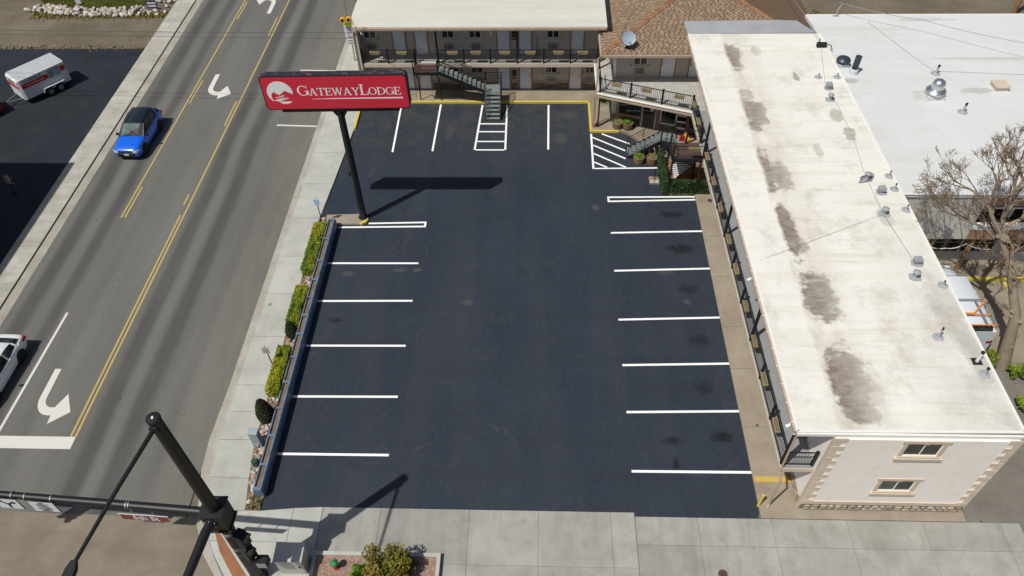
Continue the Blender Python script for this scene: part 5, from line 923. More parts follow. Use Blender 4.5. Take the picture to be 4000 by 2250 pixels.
spruce(-13.15, 25.45, 1.15, .36, 'small dark conical spruce between the two upper hedges'); spruce(-13.27, 20.2, 1.6, .46, 'larger dark conical spruce beyond the golden hedge')
t = thing('utility_pedestal', 'tall pale blue-grey metal utility box beside the trough', 'utility box', (-13.3, 18.72, .05)); MB().box(-.2, .2, -.17, .17, 0, 1.2).build('cabinet', 'util', t, w=False); MB().box(-.23, .23, -.2, .2, 1.2, 1.26).build('lid', 'util', t, w=False); MB().box(-.12, .12, -.2, -.17, .3, .38).build('handle', 'steel', t, w=False); MB().lathe([(.08, 0), (.08, .05)], (.02, -.2, .2), 10, Matrix.Rotation(PI / 2, 3, 'X')).build('meter', 'steel', t, w=False)
t = thing('cable_pedestal', 'small dark green cable pedestal among the rocks', 'utility box', (-13.12, 17.6, .05)); MB().loft([[(sx * k, sy * k * .8, z) for sx, sy in ((-1, -.6), (-.6, -1), (.6, -1), (1, -.6), (1, .6), (.6, 1), (-.6, 1), (-1, .6))] for z, k in ((0, .16), (.05, .17), (.5, .16), (.56, .1))]).build('body', 'ugreen', t, w=False); MB().box(-.17, .17, -.14, .14, .02, .06).build('base', 'ugreen', t, w=False)
leaves(500, lambda m_: np.stack([RNG.uniform(-13.1, -12.45, m_), RNG.uniform(15.4, 16.0, m_), RNG.uniform(.05, .14, m_)], 1), .07, 'dry_grass', 'bud', None, 2.5)
def post_sign(name, label, loc, h, w_, sh, mat, lean=(0, 0)):
    t = thing(name, label, 'sign', loc); MB().tube([(0, 0, 0), (lean[0], lean[1], h)], .03, 8).build('post', 'blackd', t, w=False)
    MB().box(lean[0] - w_ / 2, lean[0] + w_ / 2, -.05, -.03, h - sh - .05, h - .02).build('panel', mat, t, w=False); return t
t = post_sign('lot_sign', 'small faded pink no parking sign on a thin post', (-13.62, 23.2, .07), 1.95, .34, .48, 'pinks', (-.05, 0)); 
for k, s in enumerate(('NO', 'PARKING', 'ANY TIME')): piece('lettering', text_mesh(s, .08, 'purple', .001), t, (-.05, -.053, 1.75 - k * .1), (PI / 2, 0, 0), w=False)
t = post_sign('lot_sign', 'white sign with blue round symbol on a post by sign island', (-13.28, 34.3, .07), 2.2, .38, .52, 'sgnw')
MB().lathe([(.14, 0), (.14, .004)], (0, -.054, 1.92), 20, Matrix.Rotation(PI / 2, 3, 'X')).build('blue_symbol', 'bluei', t, w=False); MB().lathe([(.08, 0), (.08, .004)], (0, -.058, 1.92), 16, Matrix.Rotation(PI / 2, 3, 'X')).build('symbol_centre', 'sgnw', t, w=False); MB().box(-.12, .12, -.055, -.05, 1.66, 1.7).build('text_bar', 'bluei', t, w=False)

# ------------------------------------------------------------------ beacon and speed limit sign by the north wing
t = thing('speed_limit_sign', 'SPEED LIMIT 20 sign with yellow beacon on a pole by the street', 'sign', (-14.44, 53.3, .07)); MB().lathe([(.12, 0), (.12, .03), (.055, .04), (.05, 6.2)], n=12).build('pole', 'steel', t, w=False)
MB().box(-.36, .28, -.1, -.07, 1.95, 2.95).build('panel', 'sgnw', t, w=False); MB().box(-.36, .28, -.1, -.07, 2.98, 3.28).build('school_plate', 'lime_s', t, w=False); MB().box(-.3, .28, -.1, -.07, 1.4, 1.85).build('fines_plate', 'sgnw', t, w=False)
for s, z0, sz in (('SPEED', 2.82, .17), ('LIMIT', 2.64, .17), ('20', 2.38, .34), ('WHEN', 2.13, .1), ('FLASHING', 2.02, .1), ('FINES', 1.73, .14), ('DOUBLE', 1.53, .14)): piece('lettering', text_mesh(s, sz, 'ink', .001, .004), t, (-.04, -.104, z0), (PI / 2, 0, 0), w=False)
piece('lettering', text_mesh('SCHOOL', .14, 'ink', .001), t, (-.04, -.104, 3.13), (PI / 2, 0, 0), w=False)
for x, an in ((-.28, 0), (.16, 1)): MB().lathe([(.17, 0), (.2, .02), (.2, .2), (.17, .22)], (x, -.28 + an * .1, 3.62), 16, Matrix.Rotation(PI / 2, 3, 'X')).build('beacon', 'beacon', t, w=False); MB().lathe([(.13, 0), (.13, .01)], (x, -.5 + an * .1, 3.62), 12, Matrix.Rotation(PI / 2, 3, 'X')).build('beacon_lens', 'blackd', t, w=False)
up_ = thing('utility_pole', 'dark utility pole behind the speed limit sign', 'pole', (-13.9, 55.2, 0)); MB().lathe([(.16, 0), (.12, 9)], n=12).build('shaft', 'blackd', up_, w=False); MB().box(-.9, .9, -.06, .06, 8.3, 8.42).build('cross_arm', 'wood', up_, w=False)
wire('overhead_cable', [(-62, 47.0, 6.9), (-36.37, 46.44, 6.5), (-11.9, 45.96, 6.5), (-11.9, 47.6, 6.05)], .016, 'wire', 'upper of two thin cables crossing the street to north wing', sag=.05)
wire('overhead_cable', [(-62, 46.3, 6.9), (-36.1, 45.9, 6.5), (-11.8, 45.24, 6.5), (-11.7, 47.6, 6.05)], .016, 'wire', 'lower of two thin cables crossing the street to north wing', sag=.05)

# ------------------------------------------------------------------ corner: cabinet, bed, hydrant, bushes
t = thing('signal_cabinet', 'pale aluminium traffic signal cabinet at the street corner', 'cabinet', (-10.2, 12.86, .06)); MB().box(-.56, .56, -.36, .36, 0, 1.35).build('body', 'cab', t, w=False); MB().prism([(-.6, -.42), (.6, -.42), (.6, .4), (-.6, .4)], 1.35, [1.38, 1.38, 1.46, 1.46]).build('roof', 'cab', t, w=False); MB().box(-.5, .5, -.375, -.36, .1, 1.25).build('door', 'cab', t, w=False); MB().box(.36, .42, -.4, -.375, .7, .85).build('handle', 'blackd', t, w=False)
for x in (-.1, .05): MB().lathe([(.02, 0), (.02, .02)], (x, -.376, 1.2), 8, Matrix.Rotation(PI / 2, 3, 'X')).build('rivet', 'blackd', t, w=False)
PB = thing('planting_bed', 'raised concrete-edged bed of reddish gravel in the south walk', 'planting bed', (-6.7, 12.2, .06)); MB().box(-9.35, -4.15, 9.9, 13.25, .06, .24).build('gravel', 'redgravel', PB)
for b_ in ((-9.5, -4.0, 13.25, 13.42), (-9.5, -9.35, 9.8, 13.25), (-4.15, -4.0, 9.8, 13.25)): MB().box(*b_, .06, .34).build('edging', 'walk', PB)
gv = MB(); [gv.lathe([(.0, 0), (.03, .012), (.0, .035)], (random.uniform(-9.3, -4.2), random.uniform(10.5, 13.2), .235), 5) for _ in range(1400)]; gv.build('pebbles', 'redgravel', PB, kind='stuff')
t = thing('fire_hydrant', 'red fire hydrant with a green bonnet in the gravel bed', 'hydrant', (-8.4, 12.72, .24)); MB().lathe([(.15, 0), (.15, .05), (.1, .07), (.1, .45), (.13, .47), (.13, .52)], n=14).build('barrel', 'hydr', t, w=False, smooth=True); MB().lathe([(.17, .52), (.17, .56), (.13, .62), (.06, .67), (.03, .68), (.03, .74)], n=14).build('bonnet', 'hgreen', t, w=False, smooth=True)
for an in (0, PI / 2, PI): MB().lathe([(.055, 0), (.055, .1), (.07, .1), (.07, .15)], (0, 0, .36), 10, Matrix.Rotation(an, 3, 'Z') @ Matrix.Rotation(PI / 2, 3, 'Y')).build('outlet', 'hydr', t, w=False)
def bush(x, y_, z, r, h, mat, label, n, ls=.07, stems=9, spiky=.0):
    t = thing('bush', label, 'bush', (x, y_, z)); cl = [(RNG.uniform(-1, 1) * r * .7, RNG.uniform(-1, 1) * r * .7, RNG.uniform(.35, .95) * h, RNG.uniform(.22, .42) * r) for _ in range(22)]
    st = MB(); [st.tube([(0, 0, 0), (a * .5, b_ * .5, c_ * .6), (a, b_, c_ + d * .6)], [.025, .015, .006], 4) for a, b_, c_, d in cl[:stems]]; st.build('stems', 'twig', t, w=False, kind='stuff')
    def pick(m_):
        k = RNG.integers(0, len(cl), m_); q = np.array(cl)[k]; v = RNG.normal(size=(m_, 3)); v /= np.linalg.norm(v, axis=1)[:, None]; return q[:, :3] + v * q[:, 3:4] * RNG.uniform(.5, 1.1, (m_, 1))
    leaves(n, pick, ls, 'foliage', mat, t, 1.6, w=False)
bush(-6.0, 12.25, .24, 1.05, 1.3, 'bushm', 'large olive and bronze bush in the gravel bed', 7000, .08, 14); bush(-7.15, 12.25, .24, .5, .6, 'lime', 'low bright green bush beside the bronze one', 2000, .07)
bush(-5.2, 12.75, .24, .4, .5, 'bud', 'low dry shrub at the right of gravel bed', 700, .06, 12)
MB().lathe([(.2, 0), (.2, .008), (.16, .012)], (7.99, 12.86, .065), 18).build('drain_cover', 'hoop', es)
MB().lathe([(.17, 0), (.17, .01)], (10.95, 36.7, .09), 16).build('drain_cover', 'hoop', mw)
t = thing('yellow_bollard', 'short leaning yellow bollard at the lot corner', 'bollard', (10.05, 16.0, .05)); MB().tube([(0, 0, 0), (.09, .1, .8)], .06, 12).build('post', 'kerb_y', t, w=False); MB().lathe([(.062, 0), (.05, .03), (0, .04)], (.09, .1, .8), 12).build('cap', 'kerb_y', t, w=False)

# ------------------------------------------------------------------ lobby yard: barrels, cone, chain post, ivy patio
def barrel(x, y_, z, r, h, label, plant):
    t = thing('barrel_planter', label, 'planter', (x, y_, z), random.uniform(0, 1), 'half-barrel planters by the lobby'); nst = 18
    for k in range(nst):
        a0, a1 = 2 * PI * k / nst + .012, 2 * PI * (k + 1) / nst - .012; ring = []
        mb = MB(); vs = []
        for rr, zz in ((r * .84, 0), (r * .97, h * .5), (r, h)):
            for a in (a0, a1): vs += [(rr * math.cos(a), rr * math.sin(a), zz), ((rr - .03) * math.cos(a), (rr - .03) * math.sin(a), zz)]
        fs = []
        for i in (0, 4): fs += [(i, i + 2, i + 6, i + 4), (i + 3, i + 1, i + 5, i + 7), (i + 1, i, i + 4, i + 5), (i + 2, i + 3, i + 7, i + 6)]
        mb.add(vs, fs + [(8, 10, 11, 9), (0, 1, 3, 2)]).build('stave', 'wood', t, w=False)
    for zz in (.12, .5, .86): rr = r * (.84 + .16 * min(1, zz * 1.2)) + .012; MB().tube([(rr * math.cos(q), rr * math.sin(q), h * zz) for q in np.linspace(0, 2 * PI, 19)], .014, 4, False).build('hoop', 'hoop', t, w=False)
    MB().lathe([(r - .04, h - .12), (r - .04, h - .08), (0, h - .05)], n=16).build('soil', 'soil', t, w=False)
    if plant: leaves(plant, lambda m_: np.stack([RNG.normal(.03, r * .33, m_), RNG.normal(.02, r * .33, m_), h - .06 + np.abs(RNG.normal(0, .1, m_))], 1), .075, 'plant', 'lime', t, 1.5, w=False)
barrel(5.6, 44.35, .15, .37, .5, 'half barrel planter nearly bare at left of office window', 40); barrel(6.3, 44.25, .15, .37, .5, 'half barrel planter full of green leaves by office window', 330); barrel(6.78, 40.62, .02, .37, .5, 'half barrel planter with leafy plant at left under staircase', 260); barrel(7.65, 40.6, .02, .38, .5, 'half barrel planter of bare soil at right under staircase', 30)
t = thing('plant_pot', 'black plastic pot beside the leafy barrel planter', 'pot', (6.87, 44.5, .15)); MB().lathe([(.16, 0), (.2, .38), (.22, .38), (.22, .42), (.19, .42), (.18, .36)], n=16).build('pot', 'plantpot', t, w=False); MB().lathe([(.18, .34), (0, .37)], n=12).build('soil', 'soil', t, w=False)
t = thing('traffic_cone', 'orange traffic cone with white bands beside the deck post', 'cone', (4.05, 44.6, .15)); MB().box(-.18, .18, -.18, .18, 0, .03).build('base', 'plastic', t, w=False)
for nm, r0, r1, z0, z1, m_ in (('cone_body', .13, .095, .03, .27, 'orange'), ('white_band', .095, .075, .27, .41, 'sgnw'), ('cone_body', .075, .06, .41, .5, 'orange'), ('white_band', .06, .048, .5, .58, 'sgnw'), ('cone_body', .048, .025, .58, .74, 'orange')): MB().lathe([(r0, z0), (r1, z1)], n=16).build(nm, m_, t, w=False)
t = thing('hanging_basket', 'green hanging basket under the deck corner', 'basket', (4.55, 44.6, 2.1)); leaves(500, lambda m_: RNG.normal(0, .16, (m_, 3)) + np.array([0, 0, .15]), .07, 'foliage', 'lime', t, w=False); MB().lathe([(.05, 0), (.17, .14)], n=12).build('pot', 'plantpot', t, w=False); MB().tube([(0, 0, .14), (0, 0, .64)], .008, 4).build('chain', 'blackd', t, w=False)
t = thing('chain_post', 'short black chain post set in a stone-dotted concrete block', 'post', (7.63, 38.68, .02)); MB().box(-.33, .31, -.35, .3, 0, .12).build('block', 'motelwalk', t, w=False); MB().tube([(0, 0, .1), (.02, .02, 1.0)], .032, 8).build('post', 'black', t, w=False)
MB().tube([(.02, .02, .98), (.0, .1, .7), (.12, .35, .45), (.4, .7, .5)], .014, 5).build('chain', 'steel', t, w=False)
for x, y_, s, m_ in ((-.2, .18, .13, 'terra'), (.18, .12, .12, 'motelwalk'), (-.18, -.22, .12, 'walk'), (.18, -.22, .13, 'walk')): MB().lathe([(s, 0), (s * .8, .05), (0, .07)], (x, y_, .12), 10).build('stone', m_, t, w=False)
# ivy fences
def ivy(x0, x1, y0, y1, h, label, n):
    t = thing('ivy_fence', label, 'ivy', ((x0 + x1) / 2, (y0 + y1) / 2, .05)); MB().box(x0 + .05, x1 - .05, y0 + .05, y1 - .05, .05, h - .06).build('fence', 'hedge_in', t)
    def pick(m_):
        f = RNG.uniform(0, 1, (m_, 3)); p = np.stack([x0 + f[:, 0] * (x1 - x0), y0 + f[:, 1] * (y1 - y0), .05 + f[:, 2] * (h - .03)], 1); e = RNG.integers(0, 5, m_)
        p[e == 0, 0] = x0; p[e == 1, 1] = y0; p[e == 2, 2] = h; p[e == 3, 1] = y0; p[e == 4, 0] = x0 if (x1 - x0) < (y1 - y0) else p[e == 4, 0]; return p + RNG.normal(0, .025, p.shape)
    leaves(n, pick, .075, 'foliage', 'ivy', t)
ivy(8.3, 11.0, 37.33, 37.58, 1.05, 'low fence of dark ivy along the south side of patio', 5200); ivy(8.0, 8.28, 37.3, 40.7, 1.1, 'low fence of dark ivy along the west side of patio', 4600)
for k in range(3): MB().box(8.0, 8.04, 37.35 + k * 1.1, 37.39 + k * 1.1, .02, 1.25).build('fence_post', 'blackd', None, kind='structure') if 0 else None
t = thing('patio_paving', 'terracotta paving slabs inside the ivy patio', 'paving', (9.4, 39.3, .15))
for i in range(5):
    for j in range(6):
        if random.random() < .75: MB().box(8.45 + i * .5, 8.45 + i * .5 + .46, 37.75 + j * .5, 37.75 + j * .5 + .46, .15, .175).build('slab', 'terra', t)
t = thing('shade_canvas', 'triangle of black and white striped canvas stretched over patio', 'canvas', (8.9, 38.9, 1.1)); cv = MB().add([(-.2, .75, .05), (1.0, -.0, .0), (-.25, -1.2, -.1), (.15, -.1, -.08), (-.2, .75, .035), (1.0, 0, -.015), (-.25, -1.2, -.115), (.15, -.1, -.095)], [(0, 3, 1), (0, 2, 3), (2, 1, 3), (4, 5, 7), (4, 7, 6), (6, 7, 5), (0, 1, 5, 4), (1, 2, 6, 5), (2, 0, 4, 6)]).build('canvas', 'canvas', t, w=False); MB().tube([(-.2, .75, .04), (-.55, 1.3, .2)], .01, 4).build('cord', 'string', t, w=False)
for x, y_, lb in ((9.05, 39.3, 'wicker basket chair nearest the striped canvas'), (10.05, 39.1, 'wicker basket chair at the far end of patio')):
    t = thing('wicker_chair', lb, 'chair', (x, y_, .17), .4, 'wicker chairs on the patio'); MB().lathe([(.26, .3), (.3, .36), (.24, .38)], n=14).build('seat', 'wick', t, w=False); MB().loft([[(.3 * math.cos(a) * k, .3 * math.sin(a) * k, z) for a in np.linspace(.3, PI - .3, 8)] + [(.26 * math.cos(a) * k, .26 * math.sin(a) * k, z) for a in np.linspace(PI - .3, .3, 8)] for z, k in ((.36, 1), (.6, 1.08), (.85, .95))]).build('backrest', 'wick', t, w=False)
    for a in range(4): q = a * PI / 2 + .8; MB().tube([(.22 * math.cos(q), .22 * math.sin(q), 0), (.2 * math.cos(q), .2 * math.sin(q), .32)], .02, 6).build('leg', 'wick', t, w=False)
for x, y_, w_, lb in ((9.3, 38.3, .85, 'long terracotta planter at the canvas corner'), (10.7, 38.0, .4, 'short terracotta planter near the walkway')):
    t = thing('terracotta_planter', lb, 'planter', (x, y_, .17)); MB().box(-w_ / 2, w_ / 2, -.13, .13, 0, .3).build('box', 'terra', t, w=False); MB().box(-w_ / 2 + .03, w_ / 2 - .03, -.1, .1, .29, .305).build('soil', 'soil', t, w=False)
t = thing('toy_slide', 'small red and yellow plastic toy on the ground under deck', 'toy', (10.2, 42.9, .15), .3); MB().add([(-.12, -.5, .03), (.12, -.5, .03), (.12, .1, .42), (-.12, .1, .42), (-.12, -.5, .0), (.12, -.5, .0), (.12, .1, .36), (-.12, .1, .36)], [(0, 1, 2, 3), (7, 6, 5, 4), (0, 4, 5, 1), (1, 5, 6, 2), (2, 6, 7, 3), (3, 7, 4, 0)]).build('slide', 'yellowp', t, w=False); MB().box(-.5, -.12, -.3, .1, 0, .22).box(-.45, -.17, -.05, .1, .22, .4).build('seat', 'redp', t, w=False); MB().box(-.14, .14, .1, .16, 0, .5).build('ladder', 'yellowp', t, w=False)

# ------------------------------------------------------------------ straw planter boxes on the railings
def make_box():
    t = thing('planter_box', 'x', 'planter', (0, 0, 0), 0, 'straw planter boxes on the railings'); MB().loft([[(-.3, -.08, 0), (.3, -.08, 0), (.3, .08, 0), (-.3, .08, 0)], [(-.36, -.11, .2), (.36, -.11, .2), (.36, .11, .2), (-.36, .11, .2)]]).build('box', 'box_g', t, w=False); MB().box(-.32, .32, -.08, .08, .19, .215).build('soil', 'soil', t, w=False)
    for x in (-.2, .2): MB().tube([(x, .06, .02), (x, .17, .02), (x, .17, .2)], .01, 4).build('bracket', 'black', t, w=False)
    return t
bp = make_box(); first = True
def put_box(x, y_, z, rz, label):
    global first
    o = bp if first else copy_tree(bp); first = False; o.location = (x, y_, z); o.rotation_euler = (0, 0, rz); o['label'] = label
nth = ('first', 'second', 'third', 'fourth', 'fifth', 'sixth', 'seventh', 'eighth', 'ninth')
for k, x in enumerate((-11.49, -9.58, -6.01, -4.36, -2.32, -.54, 1.42, 3.12)): put_box(x, 47.88, 3.78, 0, f'straw planter box on north balcony rail, {nth[k]} from the street end')
for k, s in enumerate((.55, .5, .55)):
    a, b_ = Vector(dp[k]), Vector(dp[k + 1]); q = a.lerp(b_, s); d = (b_ - a).normalized(); put_box(q.x + d.y * .13, q.y - d.x * .13, 3.78, math.atan2(d.y, d.x), f'straw planter box on slanted deck rail, {nth[k]} from its west end')
for k, y_ in enumerate((41.6, 39.75)): put_box(rx(y_) - .06, y_, 3.75, -PI / 2, ('straw planter box by the corner post of deck', 'straw planter box above the stair landing')[k])
put_box(9.45, 37.1, 3.7, 0, 'straw planter box on the front of stair landing rail')
for k, y_ in enumerate((17.81, 20.22, 22.38, 24.56, 27.07, 29.25, 31.77, 34.03, 36.3)): put_box(rx(y_) - .06, y_, 3.72, -PI / 2, f'straw planter box on east wing rail, {nth[k]} from the south end')

# ------------------------------------------------------------------ things on the roofs
ZE, ZN = 6.1, 5.9
def pipe_vent(x, y_, z, label, h=.32, r=.045, disc=.24, lean=(.0, 0), top='blackd'):
    t = thing('pipe_vent', label, 'vent', (x, y_, z), 0, 'pipe vents on the white roofs'); MB().lathe([(disc, 0), (disc * .97, .012), (r * 1.8, .03), (r * 1.3, .09)], n=14).build('flashing', 'lead', t, w=False); MB().tube([(0, 0, .02), (lean[0], lean[1], h)], r, 10).build('pipe', 'lead', t, w=False); MB().tube([(lean[0], lean[1], h), (lean[0] * 1.3, lean[1] * 1.3, h * 1.3)], r * 1.02, 10).build('cap', top, t, w=False)
for x, y_, h, lb in ((17.14, 41.25, .2, 'short pipe vent with round flashing, north part of east roof'), (18.28, 41.25, .2, 'short pipe vent beside the dark mushroom vent'), (18.55, 31.8, .28, 'pipe vent next to the coiled cable'), (18.5, 30.75, .3, 'pipe vent at the inner corner of the two roofs'), (18.6, 29.15, .26, 'pipe vent on roof edge south of the inner corner'), (18.62, 24.0, .24, 'pipe vent on roof edge above the white van nose'), (17.35, 20.95, .5, 'tall thin pipe vent on a wide round flashing'), (18.56, 19.0, .34, 'thick pipe vent nearest the south-east roof corner')): pipe_vent(x, y_, ZE, lb, h, .06 if y_ < 20 else .04)
for x, y_, lb in ((24.5, 41.95, 'dark pipe on cream collar behind the dome fan'), (24.66, 37.9, 'dark pipe on cream collar in front of dome fan')): pipe_vent(x, y_, ZN, lb, .45, .07, .3, (.04, .03))
def cowl(x, y_, label, kind=0):
    t = thing('flue_vent', label, 'vent', (x, y_, ZE), 0, 'capped flue vents on the east roof'); MB().prism([(-.3, -.12), (-.12, -.26), (.2, -.26), (.3, -.1), (.26, .2), (-.2, .24)], 0, .015).build('flashing', 'lead', t, w=False)
    if kind == 0: MB().lathe([(.09, 0), (.09, .3)], n=12).build('pipe', 'lead', t, w=False); MB().lathe([(.17, .3), (.18, .36), (.06, .44), (0, .45)], n=14).build('cap', 'flash', t, w=False)
    else: MB().lathe([(.09, 0), (.09, .18)], n=12).build('pipe', 'lead', t, w=False); MB().loft([[(-.17, -.13, .14), (.17, -.13, .14), (.17, .13, .14), (-.17, .13, .14)], [(-.19, -.15, .3), (.19, -.15, .3), (.19, .15, .3), (-.19, .15, .3)], [(-.13, -.1, .4), (.13, -.1, .4), (.13, .1, .4), (-.13, .1, .4)]]).build('hood', 'flash', t, w=False)
for x, y_, k, lb in ((17.45, 40.05, 1, 'boxy hooded vent, northernmost of the hooded vents'), (17.23, 38.85, 0, 'round capped flue just south of northernmost hooded vent'), (17.74, 30.5, 1, 'boxy hooded vent beside the coiled cable'), (17.39, 28.85, 0, 'round capped flue where the two roof cables meet'), (17.89, 25.4, 1, 'boxy hooded vent at the end of the roof cable'), (17.51, 24.5, 0, 'round capped flue, southernmost of the capped vents'), (17.33, 31.6, 0, 'round capped flue wrapped in coiled cable')): cowl(x, y_, lb, k)
t = thing('stack_pipe', 'pale stack pipe on a dark square patch near the roof corner', 'vent', (18.5, 19.66, ZE)); MB().box(-.2, .2, -.18, .18, 0, .02).build('patch', 'blackd', t, w=False); MB().tube([(0, 0, .02), (.02, .02, .55)], .075, 12).build('pipe', 'trailer', t, w=False); MB().tube([(.02, .02, .55), (.022, .022, .63)], .078, 12).build('cap', 'blackd', t, w=False)
mb = MB()
for k in range(5): rr = .28 + .05 * k; mb.tube([(rr * math.cos(a) * (1 + .1 * math.sin(3 * a + k)), rr * .8 * math.sin(a + .3 * k), .02 + .012 * k) for a in np.linspace(0, 2 * PI, 22)], .014, 4, False)
tag(mb.build('coiled_cable', 'gwire', None, loc=None), 'loose coil of grey cable around a flue', 'cable').location = (17.3, 31.58, ZE)
wire('roof_cable', [(18.06, 44.4, 6.2), (17.4, 40.7, 6.12), (17.55, 37.6, 6.12), (17.62, 35.4, 6.12), (17.34, 32.2, 6.12), (17.33, 30.5, 6.12), (17.36, 28.7, 6.15), (17.78, 25.6, 6.12)], .011, 'gwire', 'grey cable snaking along the east roof past the vents')
wire('roof_cable', [(17.36, 28.75, 6.3), (14.3, 27.3, 6.14), (11.0, 25.7, 6.13), (10.05, 25.2, 5.7)], .007, 'gwire', 'thin cable crossing the east roof to its west gutter')
wire('roof_cable', [(20.2, 49.1, 6.9), (25.1, 46.6, 6.9), (30.65, 43.0, 7.2), (44, 38, 8)], .018, 'gwire', 'thick grey cable strung over the wrinkled roof', sag=.12)
wire('roof_cable', [(22.17, 48.3, 5.93), (23.88, 43.6, 5.93), (24.5, 42.2, 5.95), (29.8, 41.8, 5.93), (40, 41.5, 5.93)], .009, 'gwire', 'thin cable lying on the wrinkled roof by dark pipe')
wire('roof_cable', [(18.14, 44.7, 6.35), (17.9, 46.6, 6.6), (17.2, 49.3, 7.0), (16.2, 52, 8.4)], .014, 'gwire', 'cable rising from the roof junction over the shingles')
t = thing('cable_junction', 'tangled black junction box on the east roof', 'junction box', (18.15, 44.75, ZE)); MB().box(-.3, .3, -.12, .12, .05, .3).build('box', 'blackd', t, w=False); MB().tube([(-.2, 0, 0), (-.2, 0, .6)], .03, 6).build('mast', 'blackd', t, w=False); MB().tube([(.25, 0, .25), (.55, -.15, .2), (.62, -.35, .03)], .03, 5).build('cable_end', 'blackd', t, w=False)
t = thing('mushroom_vent', 'dark domed mushroom vent on the wrinkled roof edge', 'vent', (19.05, 42.9, ZN)); MB().box(-.32, .32, -.3, .3, 0, .22).build('kerb_box', 'trailer', t, w=False); MB().lathe([(.2, .22), (.2, .34)], n=16).build('neck', 'lead', t, w=False); MB().lathe([(.42, .34), (.44, .4), (.36, .52), (.18, .6), (0, .62)], n=20).build('hood', 'darkvent', t, w=False, smooth=True)
t = thing('flue_stack', 'tall dark flue on a white base by mushroom vent', 'vent', (19.5, 42.0, ZN)); MB().lathe([(.26, 0), (.24, .3), (.2, .34)], n=16).build('base', 'trailer', t, w=False); MB().tube([(0, 0, .32), (.04, .05, 1.15)], .19, 14).build('pipe', 'darkvent', t, w=False)
t = thing('dome_exhaust_fan', 'shiny spun aluminium exhaust fan on the wrinkled roof', 'exhaust fan', (23.55, 39.5, ZN)); MB().box(-.5, .5, -.45, .45, 0, .22).build('kerb_box', 'trailer', t, w=False); MB().lathe([(.46, .22), (.56, .3), (.58, .42), (.5, .52), (.36, .58)], n=24).build('skirt', 'alum', t, w=False, smooth=True); MB().lathe([(.36, .56), (.38, .85), (.3, 1.05), (.14, 1.14), (0, 1.16)], n=24).build('motor_dome', 'alum', t, w=False, smooth=True)
t = thing('roof_hatch', 'low tan metal box hatch on the wrinkled roof', 'hatch', (27.72, 40.4, ZN), .05); MB().box(-.38, .38, -.38, .38, .0, .22).build('curb', 'tan', t, w=False); MB().box(-.43, .43, -.43, .43, .22, .3).build('lid', 'tan', t, w=False)
t = thing('roof_bracket', 'small bent metal bracket at the back edge of wrinkled roof', 'bracket', (20.25, 49.1, ZN)); MB().tube([(0, 0, 0), (.05, 0, .5), (.2, 0, .9)], .035, 6).build('arm', 'lead', t, w=False); MB().box(-.2, .2, -.1, .1, 0, .03).build('foot', 'lead', t, w=False)
t = thing('satellite_dish', 'grey-blue satellite dish on the brown shingle roof', 'satellite dish', (5.85, 45.4, 5.72)); MB().box(-.15, .15, -.15, .15, 0, .03).build('foot', 'blackd', t, w=False); MB().tube([(0, 0, 0), (0, .0, .35), (.02, -.05, .55)], .03, 8).build('mast', 'blackd', t, w=False)
rot = Vector((.1, -.78, .62)).to_track_quat('Z', 'Y').to_matrix()
MB().lathe([(0, .0), (.2, .015), (.36, .05), (.45, .085), (.45, .1), (.36, .068), (.2, .033), (0, .018)], (.03, -.02, .65), 24, rot).build('reflector', 'dishm', t, w=False, smooth=True); MB().tube([(.03, -.05, .45), (.1, -.45, .62)], .018, 6).build('feed_arm', 'blackd', t, w=False); MB().box(.04, .16, -.52, -.42, .58, .68).build('feed_horn', 'lead', t, w=False)
wire('dish_cable', [(5.6, 45.6, 5.8), (5.55, 46.6, 6.02), (6.1, 48.0, 6.4), (6.9, 49.2, 6.72), (7.3, 50.6, 7.05)], .016, 'wire', 'black cable running up the shingles from the dish')

